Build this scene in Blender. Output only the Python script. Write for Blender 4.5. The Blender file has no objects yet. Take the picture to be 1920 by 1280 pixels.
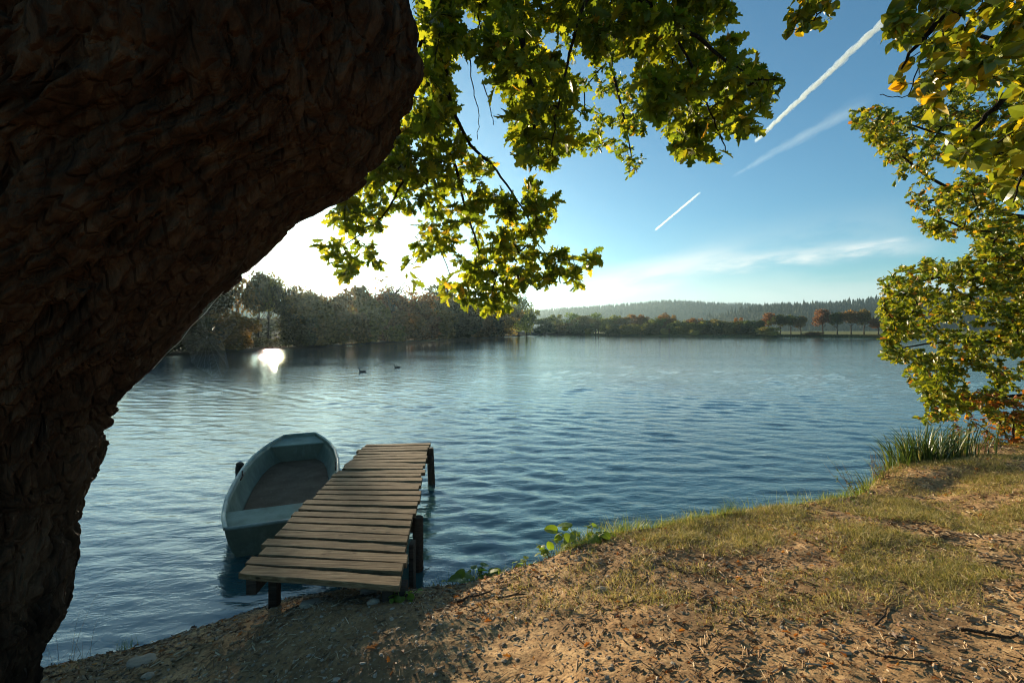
import bpy, bmesh, math, random
import numpy as np
from mathutils import Vector, Matrix, noise as mnoise

# ------------------------------------------------------------------ camera, sky, sun, exposure
scene = bpy.context.scene
COL = scene.collection
F, CX, HY, CH = 853.0, 960.0, 620.0, 2.3       # focal length in photo pixels, centre column, horizon row, eye height over water

cam_data = bpy.data.cameras.new("camera")
cam = bpy.data.objects.new("camera", cam_data)
COL.objects.link(cam)
cam_data.sensor_width = 36.0
cam_data.lens = 36.0 * F / 1920.0
cam_data.shift_y = -(640.0 - HY) / 1920.0
cam_data.clip_start = 0.05
cam_data.clip_end = 200000.0
cam.location = (0, 0, CH)
cam.rotation_euler = (math.radians(90), 0, 0)
scene.camera = cam

SUN_AZ = math.atan2(-448, F)                    # left of the view axis
SUN_EL = math.radians(7.7)
sun_dir = Vector((math.sin(SUN_AZ) * math.cos(SUN_EL), math.cos(SUN_AZ) * math.cos(SUN_EL), math.sin(SUN_EL)))
sd_ = bpy.data.lights.new("sun", 'SUN')
sd_.energy = 5.0
sd_.angle = math.radians(0.5)
sd_.color = (1.0, 0.82, 0.56)
sun = bpy.data.objects.new("sun", sd_)
COL.objects.link(sun)
sun.rotation_euler = sun_dir.to_track_quat('Z', 'Y').to_euler()

world = bpy.data.worlds.new("World")
scene.world = world
world.use_nodes = True
wn, wl = world.node_tree.nodes, world.node_tree.links
wn.clear()


def wmath(op, a, b=None, c=None, clamp=False):
    n = wn.new('ShaderNodeMath')
    n.operation = op
    n.use_clamp = clamp
    for i, v in enumerate((a, b, c)):
        if v is None:
            continue
        if isinstance(v, (int, float)):
            n.inputs[i].default_value = v
        else:
            wl.new(v, n.inputs[i])
    return n.outputs[0]


def wsmooth(v, lo, hi):
    n = wn.new('ShaderNodeMapRange')
    n.interpolation_type = 'SMOOTHSTEP'
    wl.new(v, n.inputs[0])
    n.inputs[1].default_value = lo
    n.inputs[2].default_value = hi
    return n.outputs[0]


w_sky = wn.new('ShaderNodeTexSky')
w_sky.sky_type = 'NISHITA'
w_sky.sun_disc = False
w_sky.sun_elevation = SUN_EL
w_sky.sun_rotation = SUN_AZ
w_sky.altitude = 200.0
w_sky.air_density = 1.0
w_sky.dust_density = 0.3
w_sky.ozone_density = 4.0
w_bg = wn.new('ShaderNodeBackground')
w_bg.inputs[1].default_value = 0.076
w_out = wn.new('ShaderNodeOutputWorld')
w_tc = wn.new('ShaderNodeTexCoord')
w_sep = wn.new('ShaderNodeSeparateXYZ')
wl.new(w_tc.outputs['Generated'], w_sep.inputs[0])
yy = wmath('MAXIMUM', w_sep.outputs[1], 0.05)
wa = wmath('DIVIDE', w_sep.outputs[0], yy)
we = wmath('DIVIDE', w_sep.outputs[2], yy)


def cirrus(p0, p1, half, stretch, seed, strength, lo=0.42, hi=0.7):
    """a long streak of thin high cloud between two sky directions"""
    a0, e0 = (p0[0] - CX) / F, (HY - p0[1]) / F
    a1, e1 = (p1[0] - CX) / F, (HY - p1[1]) / F
    k = (e1 - e0) / (a1 - a0)
    line = wmath('ADD', wmath('MULTIPLY', wmath('SUBTRACT', wa, a0), k), e0)
    off = wmath('SUBTRACT', we, line)
    cmb = wn.new('ShaderNodeCombineXYZ')
    wl.new(wmath('MULTIPLY', wa, stretch), cmb.inputs[0])
    wl.new(wmath('MULTIPLY', off, 1.0 / half * 0.9), cmb.inputs[1])
    cmb.inputs[2].default_value = seed
    nz = wn.new('ShaderNodeTexNoise')
    nz.inputs['Scale'].default_value = 1.3
    nz.inputs['Detail'].default_value = 6.0
    nz.inputs['Roughness'].default_value = 0.62
    wl.new(cmb.outputs[0], nz.inputs['Vector'])
    warp = wmath('MULTIPLY', wmath('SUBTRACT', nz.outputs[0], 0.5), half * 1.2)
    d = wmath('ABSOLUTE', wmath('ADD', off, warp))
    prof = wsmooth(wmath('SUBTRACT', half, d), 0.0, half)
    ln = abs(a1 - a0)
    along = wmath('MULTIPLY', wsmooth(wa, a0, a0 + 0.35 * ln), wmath('SUBTRACT', 1.0, wsmooth(wa, a1 - 0.3 * ln, a1)))
    tex = wsmooth(nz.outputs[0], lo - 0.15, hi)
    m = wmath('MULTIPLY', wmath('MULTIPLY', prof, along), wmath('MULTIPLY', tex, strength), clamp=True)
    return wmath('MULTIPLY', m, wsmooth(w_sep.outputs[1], 0.05, 0.2))


masks = [cirrus((1080, 520), (1800, 452), 0.032, 7, 1.3, 1.0),
         cirrus((1020, 552), (1430, 462), 0.045, 5, 4.1, 0.9),
         cirrus((960, 566), (1330, 520), 0.040, 5, 7.7, 0.85),
         cirrus((1540, 474), (1720, 444), 0.010, 14, 2.2, 0.8),
         cirrus((1150, 500), (1800, 400), 0.085, 4, 9.2, 0.2),
         cirrus((800, 575), (2600, 560), 0.085, 2.5, 12.4, 0.75, 0.2, 0.55)]
tot = masks[0]
for m_ in masks[1:]:
    tot = wmath('ADD', tot, wmath('MULTIPLY', m_, wmath('SUBTRACT', 1.0, tot, clamp=True)))
w_mix = wn.new('ShaderNodeMix')
w_mix.data_type = 'RGBA'
w_mix.inputs['B'].default_value = (4.0, 4.4, 4.4, 1)
CLOUD_NODE = w_mix
wl.new(tot, w_mix.inputs['Factor'])
w_bal = wn.new('ShaderNodeMix')                  # the photograph's cooler, slightly green white balance
w_bal.data_type = 'RGBA'
w_bal.blend_type = 'MULTIPLY'
w_bal.inputs['Factor'].default_value = 1.0
w_bal.inputs['B'].default_value = (0.85, 1.05, 0.93, 1)
wl.new(w_sky.outputs[0], w_bal.inputs['A'])
wl.new(w_bal.outputs['Result'], w_mix.inputs['A'])
wl.new(w_mix.outputs['Result'], w_bg.inputs[0])
wl.new(w_bg.outputs[0], w_out.inputs[0])

scene.view_settings.view_transform = 'Standard'
scene.view_settings.look = 'None'
scene.view_settings.exposure = 1.6
scene.view_settings.gamma = 1.0
scene.render.engine = 'CYCLES'
scene.cycles.max_bounces = 6
scene.cycles.diffuse_bounces = 3
scene.cycles.glossy_bounces = 3
scene.cycles.transmission_bounces = 4
scene.cycles.volume_bounces = 0
scene.cycles.transparent_max_bounces = 12
scene.cycles.sample_clamp_indirect = 6.0
scene.cycles.use_denoising = True
scene.cycles.filter_width = 1.05

rng = np.random.default_rng(7)
random.seed(7)


# ------------------------------------------------------------------ helpers
def at(x, y, d):
    """photo direction + distance ahead -> point in the place"""
    return Vector(((x - CX) * d / F, d, CH - (y - HY) * d / F))


def on_plane(x, y, z):
    return at(x, y, (CH - z) * F / (y - HY))


def tag(o, label=None, cat=None, group=None, kind=None):
    if label:
        o['label'] = label
    if cat:
        o['category'] = cat
    if group:
        o['group'] = group
    if kind:
        o['kind'] = kind
    return o


def empty(name, loc=(0, 0, 0), rz=0.0):
    o = bpy.data.objects.new(name, None)
    o.empty_display_size = 0.2
    o.location = loc
    o.rotation_euler = (0, 0, rz)
    COL.objects.link(o)
    return o


def mesh_np(name, V, Fc, mat, parent=None, smooth=False):
    """V (n,3); Fc (m,k) faces all of the same size"""
    V = np.asarray(V, dtype=np.float32)
    Fc = np.asarray(Fc, dtype=np.int32)
    me = bpy.data.meshes.new(name)
    k = Fc.shape[1]
    me.vertices.add(len(V))
    me.vertices.foreach_set('co', V.ravel())
    me.loops.add(Fc.size)
    me.loops.foreach_set('vertex_index', Fc.ravel())
    me.polygons.add(len(Fc))
    me.polygons.foreach_set('loop_start', np.arange(0, Fc.size, k, dtype=np.int32))
    me.polygons.foreach_set('use_smooth', np.full(len(Fc), smooth, dtype=bool))
    me.update(calc_edges=True)
    me.validate()
    me.materials.append(mat)
    o = bpy.data.objects.new(name, me)
    COL.objects.link(o)
    if parent:
        o.parent = parent
    return o


class MB:
    """collects shapes into one mesh"""

    def __init__(self):
        self.v, self.f = [], []

    def add(self, vs, fs):
        n = len(self.v)
        self.v += [tuple(p) for p in vs]
        self.f += [tuple(i + n for i in q) for q in fs]
        return self

    def tube(self, pts, radii, sides=6, cap=True, squash=1.0):
        pts = [Vector(p) for p in pts]
        if isinstance(radii, (int, float)):
            radii = [radii] * len(pts)
        t0 = (pts[1] - pts[0]).normalized()
        ref = Vector((0, 0, 1)) if abs(t0.z) < 0.9 else Vector((1, 0, 0))
        u = t0.cross(ref).normalized()
        vs, fs = [], []
        for i, p in enumerate(pts):
            t = (pts[min(i + 1, len(pts) - 1)] - pts[max(i - 1, 0)]).normalized()
            u = (u - t * u.dot(t)).normalized()
            w = t.cross(u)
            for s in range(sides):
                a = 2 * math.pi * s / sides
                vs.append(p + (u * math.cos(a) + w * math.sin(a) * squash) * radii[i])
        for i in range(len(pts) - 1):
            for s in range(sides):
                a, b = i * sides + s, i * sides + (s + 1) % sides
                fs.append((a, b, b + sides, a + sides))
        if cap:
            fs.append(tuple(range(sides))[::-1])
            fs.append(tuple(range((len(pts) - 1) * sides, len(pts) * sides)))
        return self.add(vs, fs)

    def hexa(self, c):
        """8 corners: bottom 4 then top 4, each counter-clockwise"""
        return self.add(c, [(3, 2, 1, 0), (4, 5, 6, 7), (0, 1, 5, 4), (1, 2, 6, 5), (2, 3, 7, 6), (3, 0, 4, 7)])

    def build(self, name, mat, parent=None, smooth=False, bevel=0.0):
        me = bpy.data.meshes.new(name)
        me.from_pydata(self.v, [], self.f)
        me.update()
        if smooth:
            me.polygons.foreach_set('use_smooth', [True] * len(me.polygons))
        me.materials.append(mat)
        o = bpy.data.objects.new(name, me)
        COL.objects.link(o)
        if parent:
            o.parent = parent
        if bevel:
            b = o.modifiers.new('bevel', 'BEVEL')
            b.width = bevel
            b.segments = 2
            b.limit_method = 'ANGLE'
        return o


def _hash(ix, iy, iz, seed):
    h = (ix.astype(np.int64) * 374761393 + iy.astype(np.int64) * 668265263 + iz.astype(np.int64) * 2147483647 + seed * 1274126177) & 0xffffffff
    h = ((h ^ (h >> 13)) * 1274126177) & 0xffffffff
    h = ((h ^ (h >> 16)) * 2246822519) & 0xffffffff
    return ((h ^ (h >> 15)) & 0xffffff) / float(0xffffff)


def vnoise(P, seed=0):
    """smooth value noise, -1..1"""
    P = np.asarray(P, dtype=np.float64)
    I = np.floor(P)
    f = P - I
    f = f * f * f * (f * (f * 6 - 15) + 10)
    I = I.astype(np.int64)
    out = 0
    for dx in (0, 1):
        for dy in (0, 1):
            for dz in (0, 1):
                w = (f[:, 0] if dx else 1 - f[:, 0]) * (f[:, 1] if dy else 1 - f[:, 1]) * (f[:, 2] if dz else 1 - f[:, 2])
                out = out + w * _hash(I[:, 0] + dx, I[:, 1] + dy, I[:, 2] + dz, seed)
    return out * 2 - 1


def fbm(P, octaves=4, gain=0.5, lac=2.03, seed=0):
    P = np.asarray(P, dtype=np.float64)
    a, s, tot_ = 1.0, 0, 0
    for o in range(octaves):
        s = s + a * vnoise(P * (lac ** o) + 17.3 * o, seed + o)
        tot_ += a
        a *= gain
    return s / tot_


def ridged(P, octaves=3, seed=0):
    P = np.asarray(P, dtype=np.float64)
    a, s, t = 1.0, 0, 0
    for o in range(octaves):
        s = s + a * (1 - np.abs(vnoise(P * 2.1 ** o + 9.1 * o, seed + o)) * 2)
        t += a
        a *= 0.5
    return s / t


def cracks(P, seed=0):
    """distance between the two nearest cell centres: small in the cracks between plates"""
    P = np.asarray(P, dtype=np.float64)
    I = np.floor(P).astype(np.int64)
    f1 = np.full(len(P), 9.0)
    f2 = np.full(len(P), 9.0)
    for dx in (-1, 0, 1):
        for dy in (-1, 0, 1):
            for dz in (-1, 0, 1):
                J = I + np.array([dx, dy, dz])
                c = J + np.stack([_hash(J[:, 0], J[:, 1], J[:, 2], seed + q) for q in (1, 2, 3)], 1)
                d = np.sqrt(((c - P) ** 2).sum(1))
                f2 = np.where(d < f1, f1, np.minimum(f2, d))
                f1 = np.minimum(f1, d)
    return f2 - f1


def unit(A):
    return A / np.maximum(np.linalg.norm(A, axis=1, keepdims=True), 1e-9)


# ------------------------------------------------------------------ materials
def newmat(name):
    m = bpy.data.materials.new(name)
    m.use_nodes = True
    nt = m.node_tree
    nt.nodes.clear()
    return m, nt.nodes, nt.links


class N:
    """small node-writing helper"""

    def __init__(self, name):
        self.m, self.n, self.l = newmat(name)
        self.out = self.n.new('ShaderNodeOutputMaterial')

    def put(self, sock, v):
        if v is None:
            return
        if hasattr(v, 'links') or isinstance(v, bpy.types.NodeSocket):
            self.l.new(v, sock)
        else:
            if sock.type == 'RGBA' and len(v) == 3:
                v = (*v, 1)
            sock.default_value = v

    def coord(self, kind='Object', scale=(1, 1, 1), rot=(0, 0, 0)):
        t = self.n.new('ShaderNodeTexCoord')
        mp = self.n.new('ShaderNodeMapping')
        mp.inputs['Scale'].default_value = scale
        mp.inputs['Rotation'].default_value = rot
        self.l.new(t.outputs[kind], mp.inputs[0])
        return mp.outputs[0]

    def noise(self, vec, scale, detail=4, rough=0.55, dist=0.0):
        t = self.n.new('ShaderNodeTexNoise')
        self.put(t.inputs['Vector'], vec)
        t.inputs['Scale'].default_value = scale
        t.inputs['Detail'].default_value = detail
        t.inputs['Roughness'].default_value = rough
        t.inputs['Distortion'].default_value = dist
        return t.outputs[0]

    def voronoi(self, vec, scale, feature='F1', out=0):
        t = self.n.new('ShaderNodeTexVoronoi')
        t.feature = feature
        self.put(t.inputs['Vector'], vec)
        t.inputs['Scale'].default_value = scale
        return t.outputs[out]

    def ramp(self, fac, stops):
        r = self.n.new('ShaderNodeValToRGB')
        e = r.color_ramp.elements
        while len(e) < len(stops):
            e.new(0.5)
        for el, (p, c) in zip(e, stops):
            el.position = p
            el.color = (*c, 1) if len(c) == 3 else c
        self.put(r.inputs[0], fac)
        return r.outputs[0]

    def mix(self, fac, a, b, mode='MIX'):
        x = self.n.new('ShaderNodeMix')
        x.data_type = 'RGBA'
        x.blend_type = mode
        self.put(x.inputs['Factor'], fac)
        self.put(x.inputs['A'], a)
        self.put(x.inputs['B'], b)
        return x.outputs['Result']

    def math(self, op, a, b=None, clamp=False):
        x = self.n.new('ShaderNodeMath')
        x.operation = op
        x.use_clamp = clamp
        self.put(x.inputs[0], a)
        self.put(x.inputs[1], b)
        return x.outputs[0]

    def rand(self):
        return self.n.new('ShaderNodeNewGeometry').outputs['Random Per Island']

    def bump(self, h, strength, dist, normal=None):
        b = self.n.new('ShaderNodeBump')
        b.inputs['Strength'].default_value = strength
        b.inputs['Distance'].default_value = dist
        self.put(b.inputs['Height'], h)
        self.put(b.inputs['Normal'], normal)
        return b.outputs[0]

    def bsdf(self, color, rough=0.7, spec=0.3, normal=None, metallic=0.0):
        p = self.n.new('ShaderNodeBsdfPrincipled')
        self.put(p.inputs['Base Color'], color)
        self.put(p.inputs['Roughness'], rough)
        p.inputs['Specular IOR Level'].default_value = spec
        p.inputs['Metallic'].default_value = metallic
        self.put(p.inputs['Normal'], normal)
        return p.outputs[0]

    def done(self, shader):
        self.l.new(shader, self.out.inputs[0])
        return self.m


def leaf_mat(name, stops, trans_gain=3.0, mixf=0.54, tint=False, rough=0.45, spec=0.35):
    k = N(name)
    c = k.ramp(k.rand(), stops)
    if tint:
        oi = k.n.new('ShaderNodeObjectInfo')
        c = k.mix(1.0, c, oi.outputs['Color'], 'MULTIPLY')
    d = k.bsdf(c, rough, spec)
    t = k.n.new('ShaderNodeBsdfTranslucent')
    k.put(t.inputs[0], k.mix(1.0, c, (trans_gain, trans_gain * 0.95, trans_gain * 0.5), 'MULTIPLY'))
    x = k.n.new('ShaderNodeMixShader')
    x.inputs[0].default_value = mixf
    k.l.new(d, x.inputs[1])
    k.l.new(t.outputs[0], x.inputs[2])
    return k.done(x.outputs[0])


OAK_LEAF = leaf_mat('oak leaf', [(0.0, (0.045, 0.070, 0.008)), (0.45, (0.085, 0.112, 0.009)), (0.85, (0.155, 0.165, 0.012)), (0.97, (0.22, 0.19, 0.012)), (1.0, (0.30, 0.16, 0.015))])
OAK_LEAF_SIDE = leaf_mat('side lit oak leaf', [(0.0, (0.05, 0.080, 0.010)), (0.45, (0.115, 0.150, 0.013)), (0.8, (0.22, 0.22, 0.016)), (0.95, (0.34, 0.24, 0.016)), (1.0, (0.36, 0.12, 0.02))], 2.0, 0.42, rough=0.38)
LINDEN_LEAF = leaf_mat('linden leaf', [(0.0, (0.07, 0.105, 0.012)), (0.5, (0.15, 0.18, 0.015)), (0.8, (0.26, 0.245, 0.018)), (0.93, (0.42, 0.30, 0.012)), (1.0, (0.48, 0.24, 0.015))], 2.1, 0.42, rough=0.32, spec=0.5)
CROWN_LEAF = leaf_mat('distant foliage', [(0.0, (0.5, 0.5, 0.45)), (0.6, (0.9, 0.9, 0.8)), (1.0, (1.4, 1.3, 1.1))], 2.2, 0.4, tint=True, rough=0.8, spec=0.1)
CONIFER = leaf_mat('conifer foliage', [(0.0, (0.012, 0.026, 0.016)), (0.7, (0.022, 0.038, 0.02)), (1.0, (0.045, 0.055, 0.022))], 1.0, 0.1, rough=0.8, spec=0.1)


def bark_mat(name, c0, c1, c2, zs=0.35, sc=9.0):
    k = N(name)
    v = k.coord('Object', (1, 1, zs))
    n1 = k.noise(v, sc, 8, 0.62, 0.6)
    n2 = k.noise(v, sc * 5, 6, 0.6)
    vo = k.voronoi(k.coord('Object', (1, 1, zs * 1.1)), sc * 1.6, 'DISTANCE_TO_EDGE')
    c = k.ramp(n1, [(0.3, c0), (0.52, c1), (0.72, c2)])
    c = k.mix(k.math('MULTIPLY', n2, 0.5), c, c0)
    h = k.math('ADD', k.math('MULTIPLY', n1, 1.0), k.math('MULTIPLY', k.math('MINIMUM', vo, 0.15), 3.0))
    h = k.math('ADD', h, k.math('MULTIPLY', n2, 0.35))
    return k.done(k.bsdf(c, 0.9, 0.15, k.bump(h, 1.0, 0.05)))


BARK = bark_mat('oak bark', (0.012, 0.0065, 0.0035), (0.064, 0.033, 0.018), (0.125, 0.074, 0.043), 0.2)
STICK = bark_mat('weathered stick', (0.07, 0.045, 0.028), (0.15, 0.10, 0.062), (0.26, 0.19, 0.125), 1, 30)
TWIG = bark_mat('twig bark', (0.018, 0.014, 0.010), (0.05, 0.038, 0.027), (0.09, 0.07, 0.05), 1, 30)


def wood_mat(name, cols, wet=0.0):
    k = N(name)
    oi = k.rand()
    v = k.coord('Object', (3.0, 60, 60), (0, 0, 0))
    cmb = k.n.new('ShaderNodeVectorMath')
    cmb.operation = 'ADD'
    k.l.new(v, cmb.inputs[0])
    sc = k.n.new('ShaderNodeCombineXYZ')
    k.l.new(k.math('MULTIPLY', oi, 90.0), sc.inputs[0])
    k.l.new(k.math('MULTIPLY', oi, 37.0), sc.inputs[1])
    k.l.new(sc.outputs[0], cmb.inputs[1])
    g = k.noise(cmb.outputs[0], 1.0, 8, 0.65, 0.8)
    st = k.noise(k.coord('Object', (1, 1, 1)), 5.0, 5, 0.6)
    c = k.ramp(g, [(0.28, cols[0]), (0.5, cols[1]), (0.72, cols[2])])
    c = k.mix(k.math('MULTIPLY', oi, 0.45), c, cols[0])
    c = k.mix(k.ramp(st, [(0.45, (0, 0, 0)), (0.7, (0.7, 0.7, 0.7))]), c, tuple(x * 0.45 for x in cols[1]))
    knots = k.voronoi(k.coord('Object', (4, 12, 12)), 1.0)
    c = k.mix(k.ramp(knots, [(0.05, (1, 1, 1)), (0.12, (0, 0, 0))]), c, tuple(x * 0.4 for x in cols[0]))
    return k.done(k.bsdf(c, 0.85, 0.12, k.bump(g, 0.7, 0.007)))


DECK = wood_mat('weathered deck wood', ((0.06, 0.034, 0.015), (0.215, 0.138, 0.070), (0.40, 0.285, 0.165)))
POST = wood_mat('dark post wood', ((0.022, 0.015, 0.011), (0.06, 0.042, 0.03), (0.10, 0.075, 0.055)))


def boat_mat(name, base, dirt, worn, rough=0.45, dirtiness=0.5, spec=0.45):
    k = N(name)
    n1 = k.noise(k.coord('Object'), 3.5, 8, 0.65)
    n2 = k.noise(k.coord('Object', (1, 1, 0.3)), 14, 6, 0.6)
    n3 = k.noise(k.coord('Object'), 160, 2, 0.5)
    c = k.mix(k.ramp(n1, [(0.40, (0, 0, 0)), (0.68, (dirtiness,) * 3)]), base, dirt)
    c = k.mix(k.ramp(n2, [(0.52, (0, 0, 0)), (0.72, (0.55,) * 3)]), c, worn)
    c = k.mix(k.ramp(n3, [(0.60, (0, 0, 0)), (0.70, (0.4,) * 3)]), c, tuple(x * 0.4 for x in dirt))
    r = k.ramp(n1, [(0.3, (rough,) * 3), (0.7, (min(1, rough + 0.3),) * 3)])
    return k.done(k.bsdf(c, r, spec, k.bump(n2, 0.2, 0.004)))


HULL = boat_mat('faded green boat paint', (0.155, 0.175, 0.115), (0.06, 0.07, 0.05), (0.22, 0.26, 0.21))
SEATM = boat_mat('pale green seat paint', (0.24, 0.29, 0.225), (0.13, 0.125, 0.085), (0.25, 0.295, 0.24), 0.75, 0.6, 0.12)
FLOORM = boat_mat('grimy boat floor', (0.15, 0.10, 0.062), (0.075, 0.046, 0.026), (0.21, 0.155, 0.105), 0.9, 0.7, 0.1)
RIM = boat_mat('pale boat rim', (0.21, 0.27, 0.225), (0.11, 0.13, 0.105), (0.34, 0.40, 0.36), 0.4, 0.5)
RUST = boat_mat('rusty iron', (0.10, 0.05, 0.03), (0.05, 0.03, 0.02), (0.16, 0.08, 0.045), 0.6)

# water
k = N('lake water')
w1 = k.noise(k.coord('Object', (1.0, 2.4, 1.0), (0, 0, 0.12)), 1.5, 3, 0.5, 0.3)
w2 = k.noise(k.coord('Object', (1.0, 1.8, 1.0), (0, 0, -0.2)), 6.5, 4, 0.6, 0.4)
w3 = k.noise(k.coord('Object', (1.0, 2.2, 1.0), (0, 0, 0.3)), 0.5, 2, 0.5)
hh = k.math('ADD', k.math('MULTIPLY', w1, 1.0), k.math('MULTIPLY', w2, 0.36))
hh = k.math('ADD', hh, k.math('MULTIPLY', w3, 0.7))
calm = k.noise(k.coord('Object', (0.6, 1.6, 1.0)), 0.09, 3, 0.5)
hh = k.math('MULTIPLY', hh, k.ramp(calm, [(0.3, (0.55,) * 3), (0.65, (1.0,) * 3)]))
WATER = k.done(k.bsdf((0.030, 0.085, 0.090), 0.025, 0.85, k.bump(hh, 1.0, 0.025)))

# bare soil of the near bank
k = N('dry soil')
oc = k.coord('Object')
n1 = k.noise(oc, 1.1, 6, 0.6)
n2 = k.noise(oc, 9.0, 8, 0.65)
n3 = k.noise(oc, 55.0, 6, 0.6)
vo = k.voronoi(oc, 70.0)
c = k.ramp(n2, [(0.28, (0.20, 0.108, 0.048)), (0.46, (0.38, 0.228, 0.106)), (0.70, (0.57, 0.385, 0.20))])
c = k.mix(k.ramp(n3, [(0.33, (0.8,) * 3), (0.52, (0, 0, 0))]), c, (0.10, 0.06, 0.032))
c = k.mix(k.ramp(n1, [(0.42, (0, 0, 0)), (0.60, (0.75,) * 3)]), c, (0.17, 0.105, 0.055))
n4 = k.noise(oc, 24.0, 5, 0.7)
c = k.mix(k.ramp(n4, [(0.52, (0, 0, 0)), (0.66, (0.7,) * 3)]), c, (0.13, 0.075, 0.040))
hgt = k.math('ADD', k.math('MULTIPLY', n2, 1.2), k.math('MULTIPLY', n3, 0.6))
SOIL = k.done(k.bsdf(c, 0.95, 0.08, k.bump(hgt, 0.6, 0.012)))

k = N('stone')
n1 = k.noise(k.coord('Object'), 30, 5)
c = k.ramp(k.rand(), [(0.0, (0.15, 0.10, 0.06)), (0.45, (0.28, 0.19, 0.115)), (0.8, (0.40, 0.30, 0.20)), (1.0, (0.50, 0.43, 0.34))])
c = k.mix(k.math('MULTIPLY', n1, 0.6), c, (0.10, 0.075, 0.055))
STONE = k.done(k.bsdf(c, 0.85, 0.2, k.bump(n1, 0.5, 0.006)))

k = N('litter')
LITTER = k.done(k.bsdf(k.ramp(k.rand(), [(0.0, (0.07, 0.042, 0.024)), (0.4, (0.20, 0.12, 0.065)), (0.75, (0.38, 0.27, 0.16)), (1.0, (0.58, 0.46, 0.31))]), 0.85, 0.15))
FALLEN = leaf_mat('fallen leaf', [(0.0, (0.10, 0.045, 0.02)), (0.5, (0.17, 0.075, 0.03)), (0.8, (0.26, 0.13, 0.06)), (0.9, (0.45, 0.14, 0.02)), (1.0, (0.50, 0.22, 0.03))], 1.2, 0.25, rough=0.6)
GRASS = leaf_mat('short dry grass', [(0.0, (0.11, 0.135, 0.024)), (0.45, (0.235, 0.215, 0.055)), (0.7, (0.44, 0.35, 0.15)), (1.0, (0.60, 0.49, 0.27))], 1.3, 0.35, rough=0.6)
FRESH = leaf_mat('fresh grass', [(0.0, (0.055, 0.095, 0.012)), (0.6, (0.12, 0.16, 0.02)), (1.0, (0.25, 0.24, 0.06))], 1.8, 0.4, rough=0.5)
SEDGE = leaf_mat('sedge blade', [(0.0, (0.022, 0.045, 0.010)), (0.6, (0.05, 0.085, 0.016)), (0.9, (0.12, 0.14, 0.03)), (1.0, (0.36, 0.31, 0.16))], 1.6, 0.3, rough=0.35)
BROAD = leaf_mat('broad leaf', [(0.0, (0.07, 0.13, 0.012)), (0.7, (0.13, 0.20, 0.02)), (1.0, (0.24, 0.25, 0.03))], 2.2, 0.5, rough=0.45)
DRYSTEM = leaf_mat('dry seed stem', [(0.0, (0.16, 0.09, 0.05)), (1.0, (0.34, 0.22, 0.10))], 1.2, 0.3, rough=0.7)

k = N('far meadow')
n1 = k.noise(k.coord('Object', (1, 1, 1)), 0.03, 6, 0.6)
n2 = k.noise(k.coord('Object', (1, 1, 1)), 0.6, 6, 0.6)
c = k.ramp(n1, [(0.35, (0.10, 0.115, 0.035)), (0.5, (0.19, 0.19, 0.065)), (0.68, (0.29, 0.26, 0.10))])
c = k.mix(k.math('MULTIPLY', n2, 0.5), c, (0.09, 0.095, 0.03))
sx = k.n.new('ShaderNodeSeparateXYZ')
k.l.new(k.coord('Object'), sx.inputs[0])
wood = k.ramp(k.math('ADD', k.math('MULTIPLY', sx.outputs[0], 0.02), k.math('MULTIPLY', n2, 0.1)), [(0.6, (1, 1, 1)), (0.9, (0, 0, 0))])
MEADOW = k.done(k.bsdf(k.mix(wood, c, (0.030, 0.022, 0.012)), 0.95, 0.05))
k = N('wooded slope')
n1 = k.noise(k.coord('Object'), 0.02, 6)
SLOPE = k.done(k.bsdf(k.ramp(n1, [(0.3, (0.016, 0.026, 0.014)), (0.7, (0.035, 0.045, 0.02))]), 0.95, 0.05))
k = N('feathers')
DUCK = k.done(k.bsdf(k.ramp(k.noise(k.coord('Object'), 25, 4), [(0.3, (0.02, 0.016, 0.012)), (0.7, (0.07, 0.055, 0.04))]), 0.6, 0.3))
k = N('spider silk')
SILK = k.done(k.bsdf((0.75, 0.72, 0.66), 0.35, 0.6))

# ------------------------------------------------------------------ the near bank
SHX = np.array([-30, -9, -5.5, -4.3, -3.2, -2.74, -2.25, -1.9, -1.3, -0.75, -0.3, 0.2, 0.7, 1.8, 2.7, 3.7, 4.4, 5.6, 7, 9, 14, 40.0])
SHY = np.array([0.0, 2.0, 2.6, 2.85, 3.1, 3.3, 3.63, 3.92, 4.08, 3.95, 3.98, 4.12, 4.32, 4.66, 4.86, 5.2, 5.7, 6.3, 6.7, 7.6, 10, 24.0])


def shore_dist(x, y):
    d = np.full(x.shape, 1e9)
    for i in range(len(SHX) - 1):
        ax, ay, bx, by = SHX[i], SHY[i], SHX[i + 1], SHY[i + 1]
        dx, dy = bx - ax, by - ay
        t = np.clip(((x - ax) * dx + (y - ay) * dy) / (dx * dx + dy * dy), 0, 1)
        d = np.minimum(d, np.hypot(x - ax - t * dx, y - ay - t * dy))
    return np.where(y < np.interp(x, SHX, SHY), d, -d)


def ground_base(x, y):
    sd = shore_dist(x, y)
    w = np.interp(x, [-4, -1.2, -0.6, 0.2, 1, 14], [1.3, 1.0, 0.7, 0.45, 0.3, 0.35])
    he = np.interp(x, [-4, -1, -0.2, 1.0, 2.5, 4.0, 4.7, 6, 14], [0.28, 0.30, 0.36, 0.46, 0.50, 0.52, 0.66, 0.72, 0.8])
    t = np.clip(sd / w, 0, 1)
    z = np.where(sd > 0, he * (1 - (1 - t) ** 2), np.maximum(sd * 0.7, -1.2))
    z = z + np.interp(x, [-2.2, 0.4], [0.05, 0.15]) * np.clip(sd - w * 0.6, 0, 5)
    z = z + 0.15 * np.exp(-(((x + 0.95) / 0.75) ** 2 + ((y - 2.85) / 0.55) ** 2)) * np.clip(sd / 0.3, 0, 1)
    z = z + 0.10 * np.exp(-(((x - 5.1) / 0.7) ** 2 + ((y - 5.0) / 0.35) ** 2)) * (sd > 0)
    return z, sd


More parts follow.
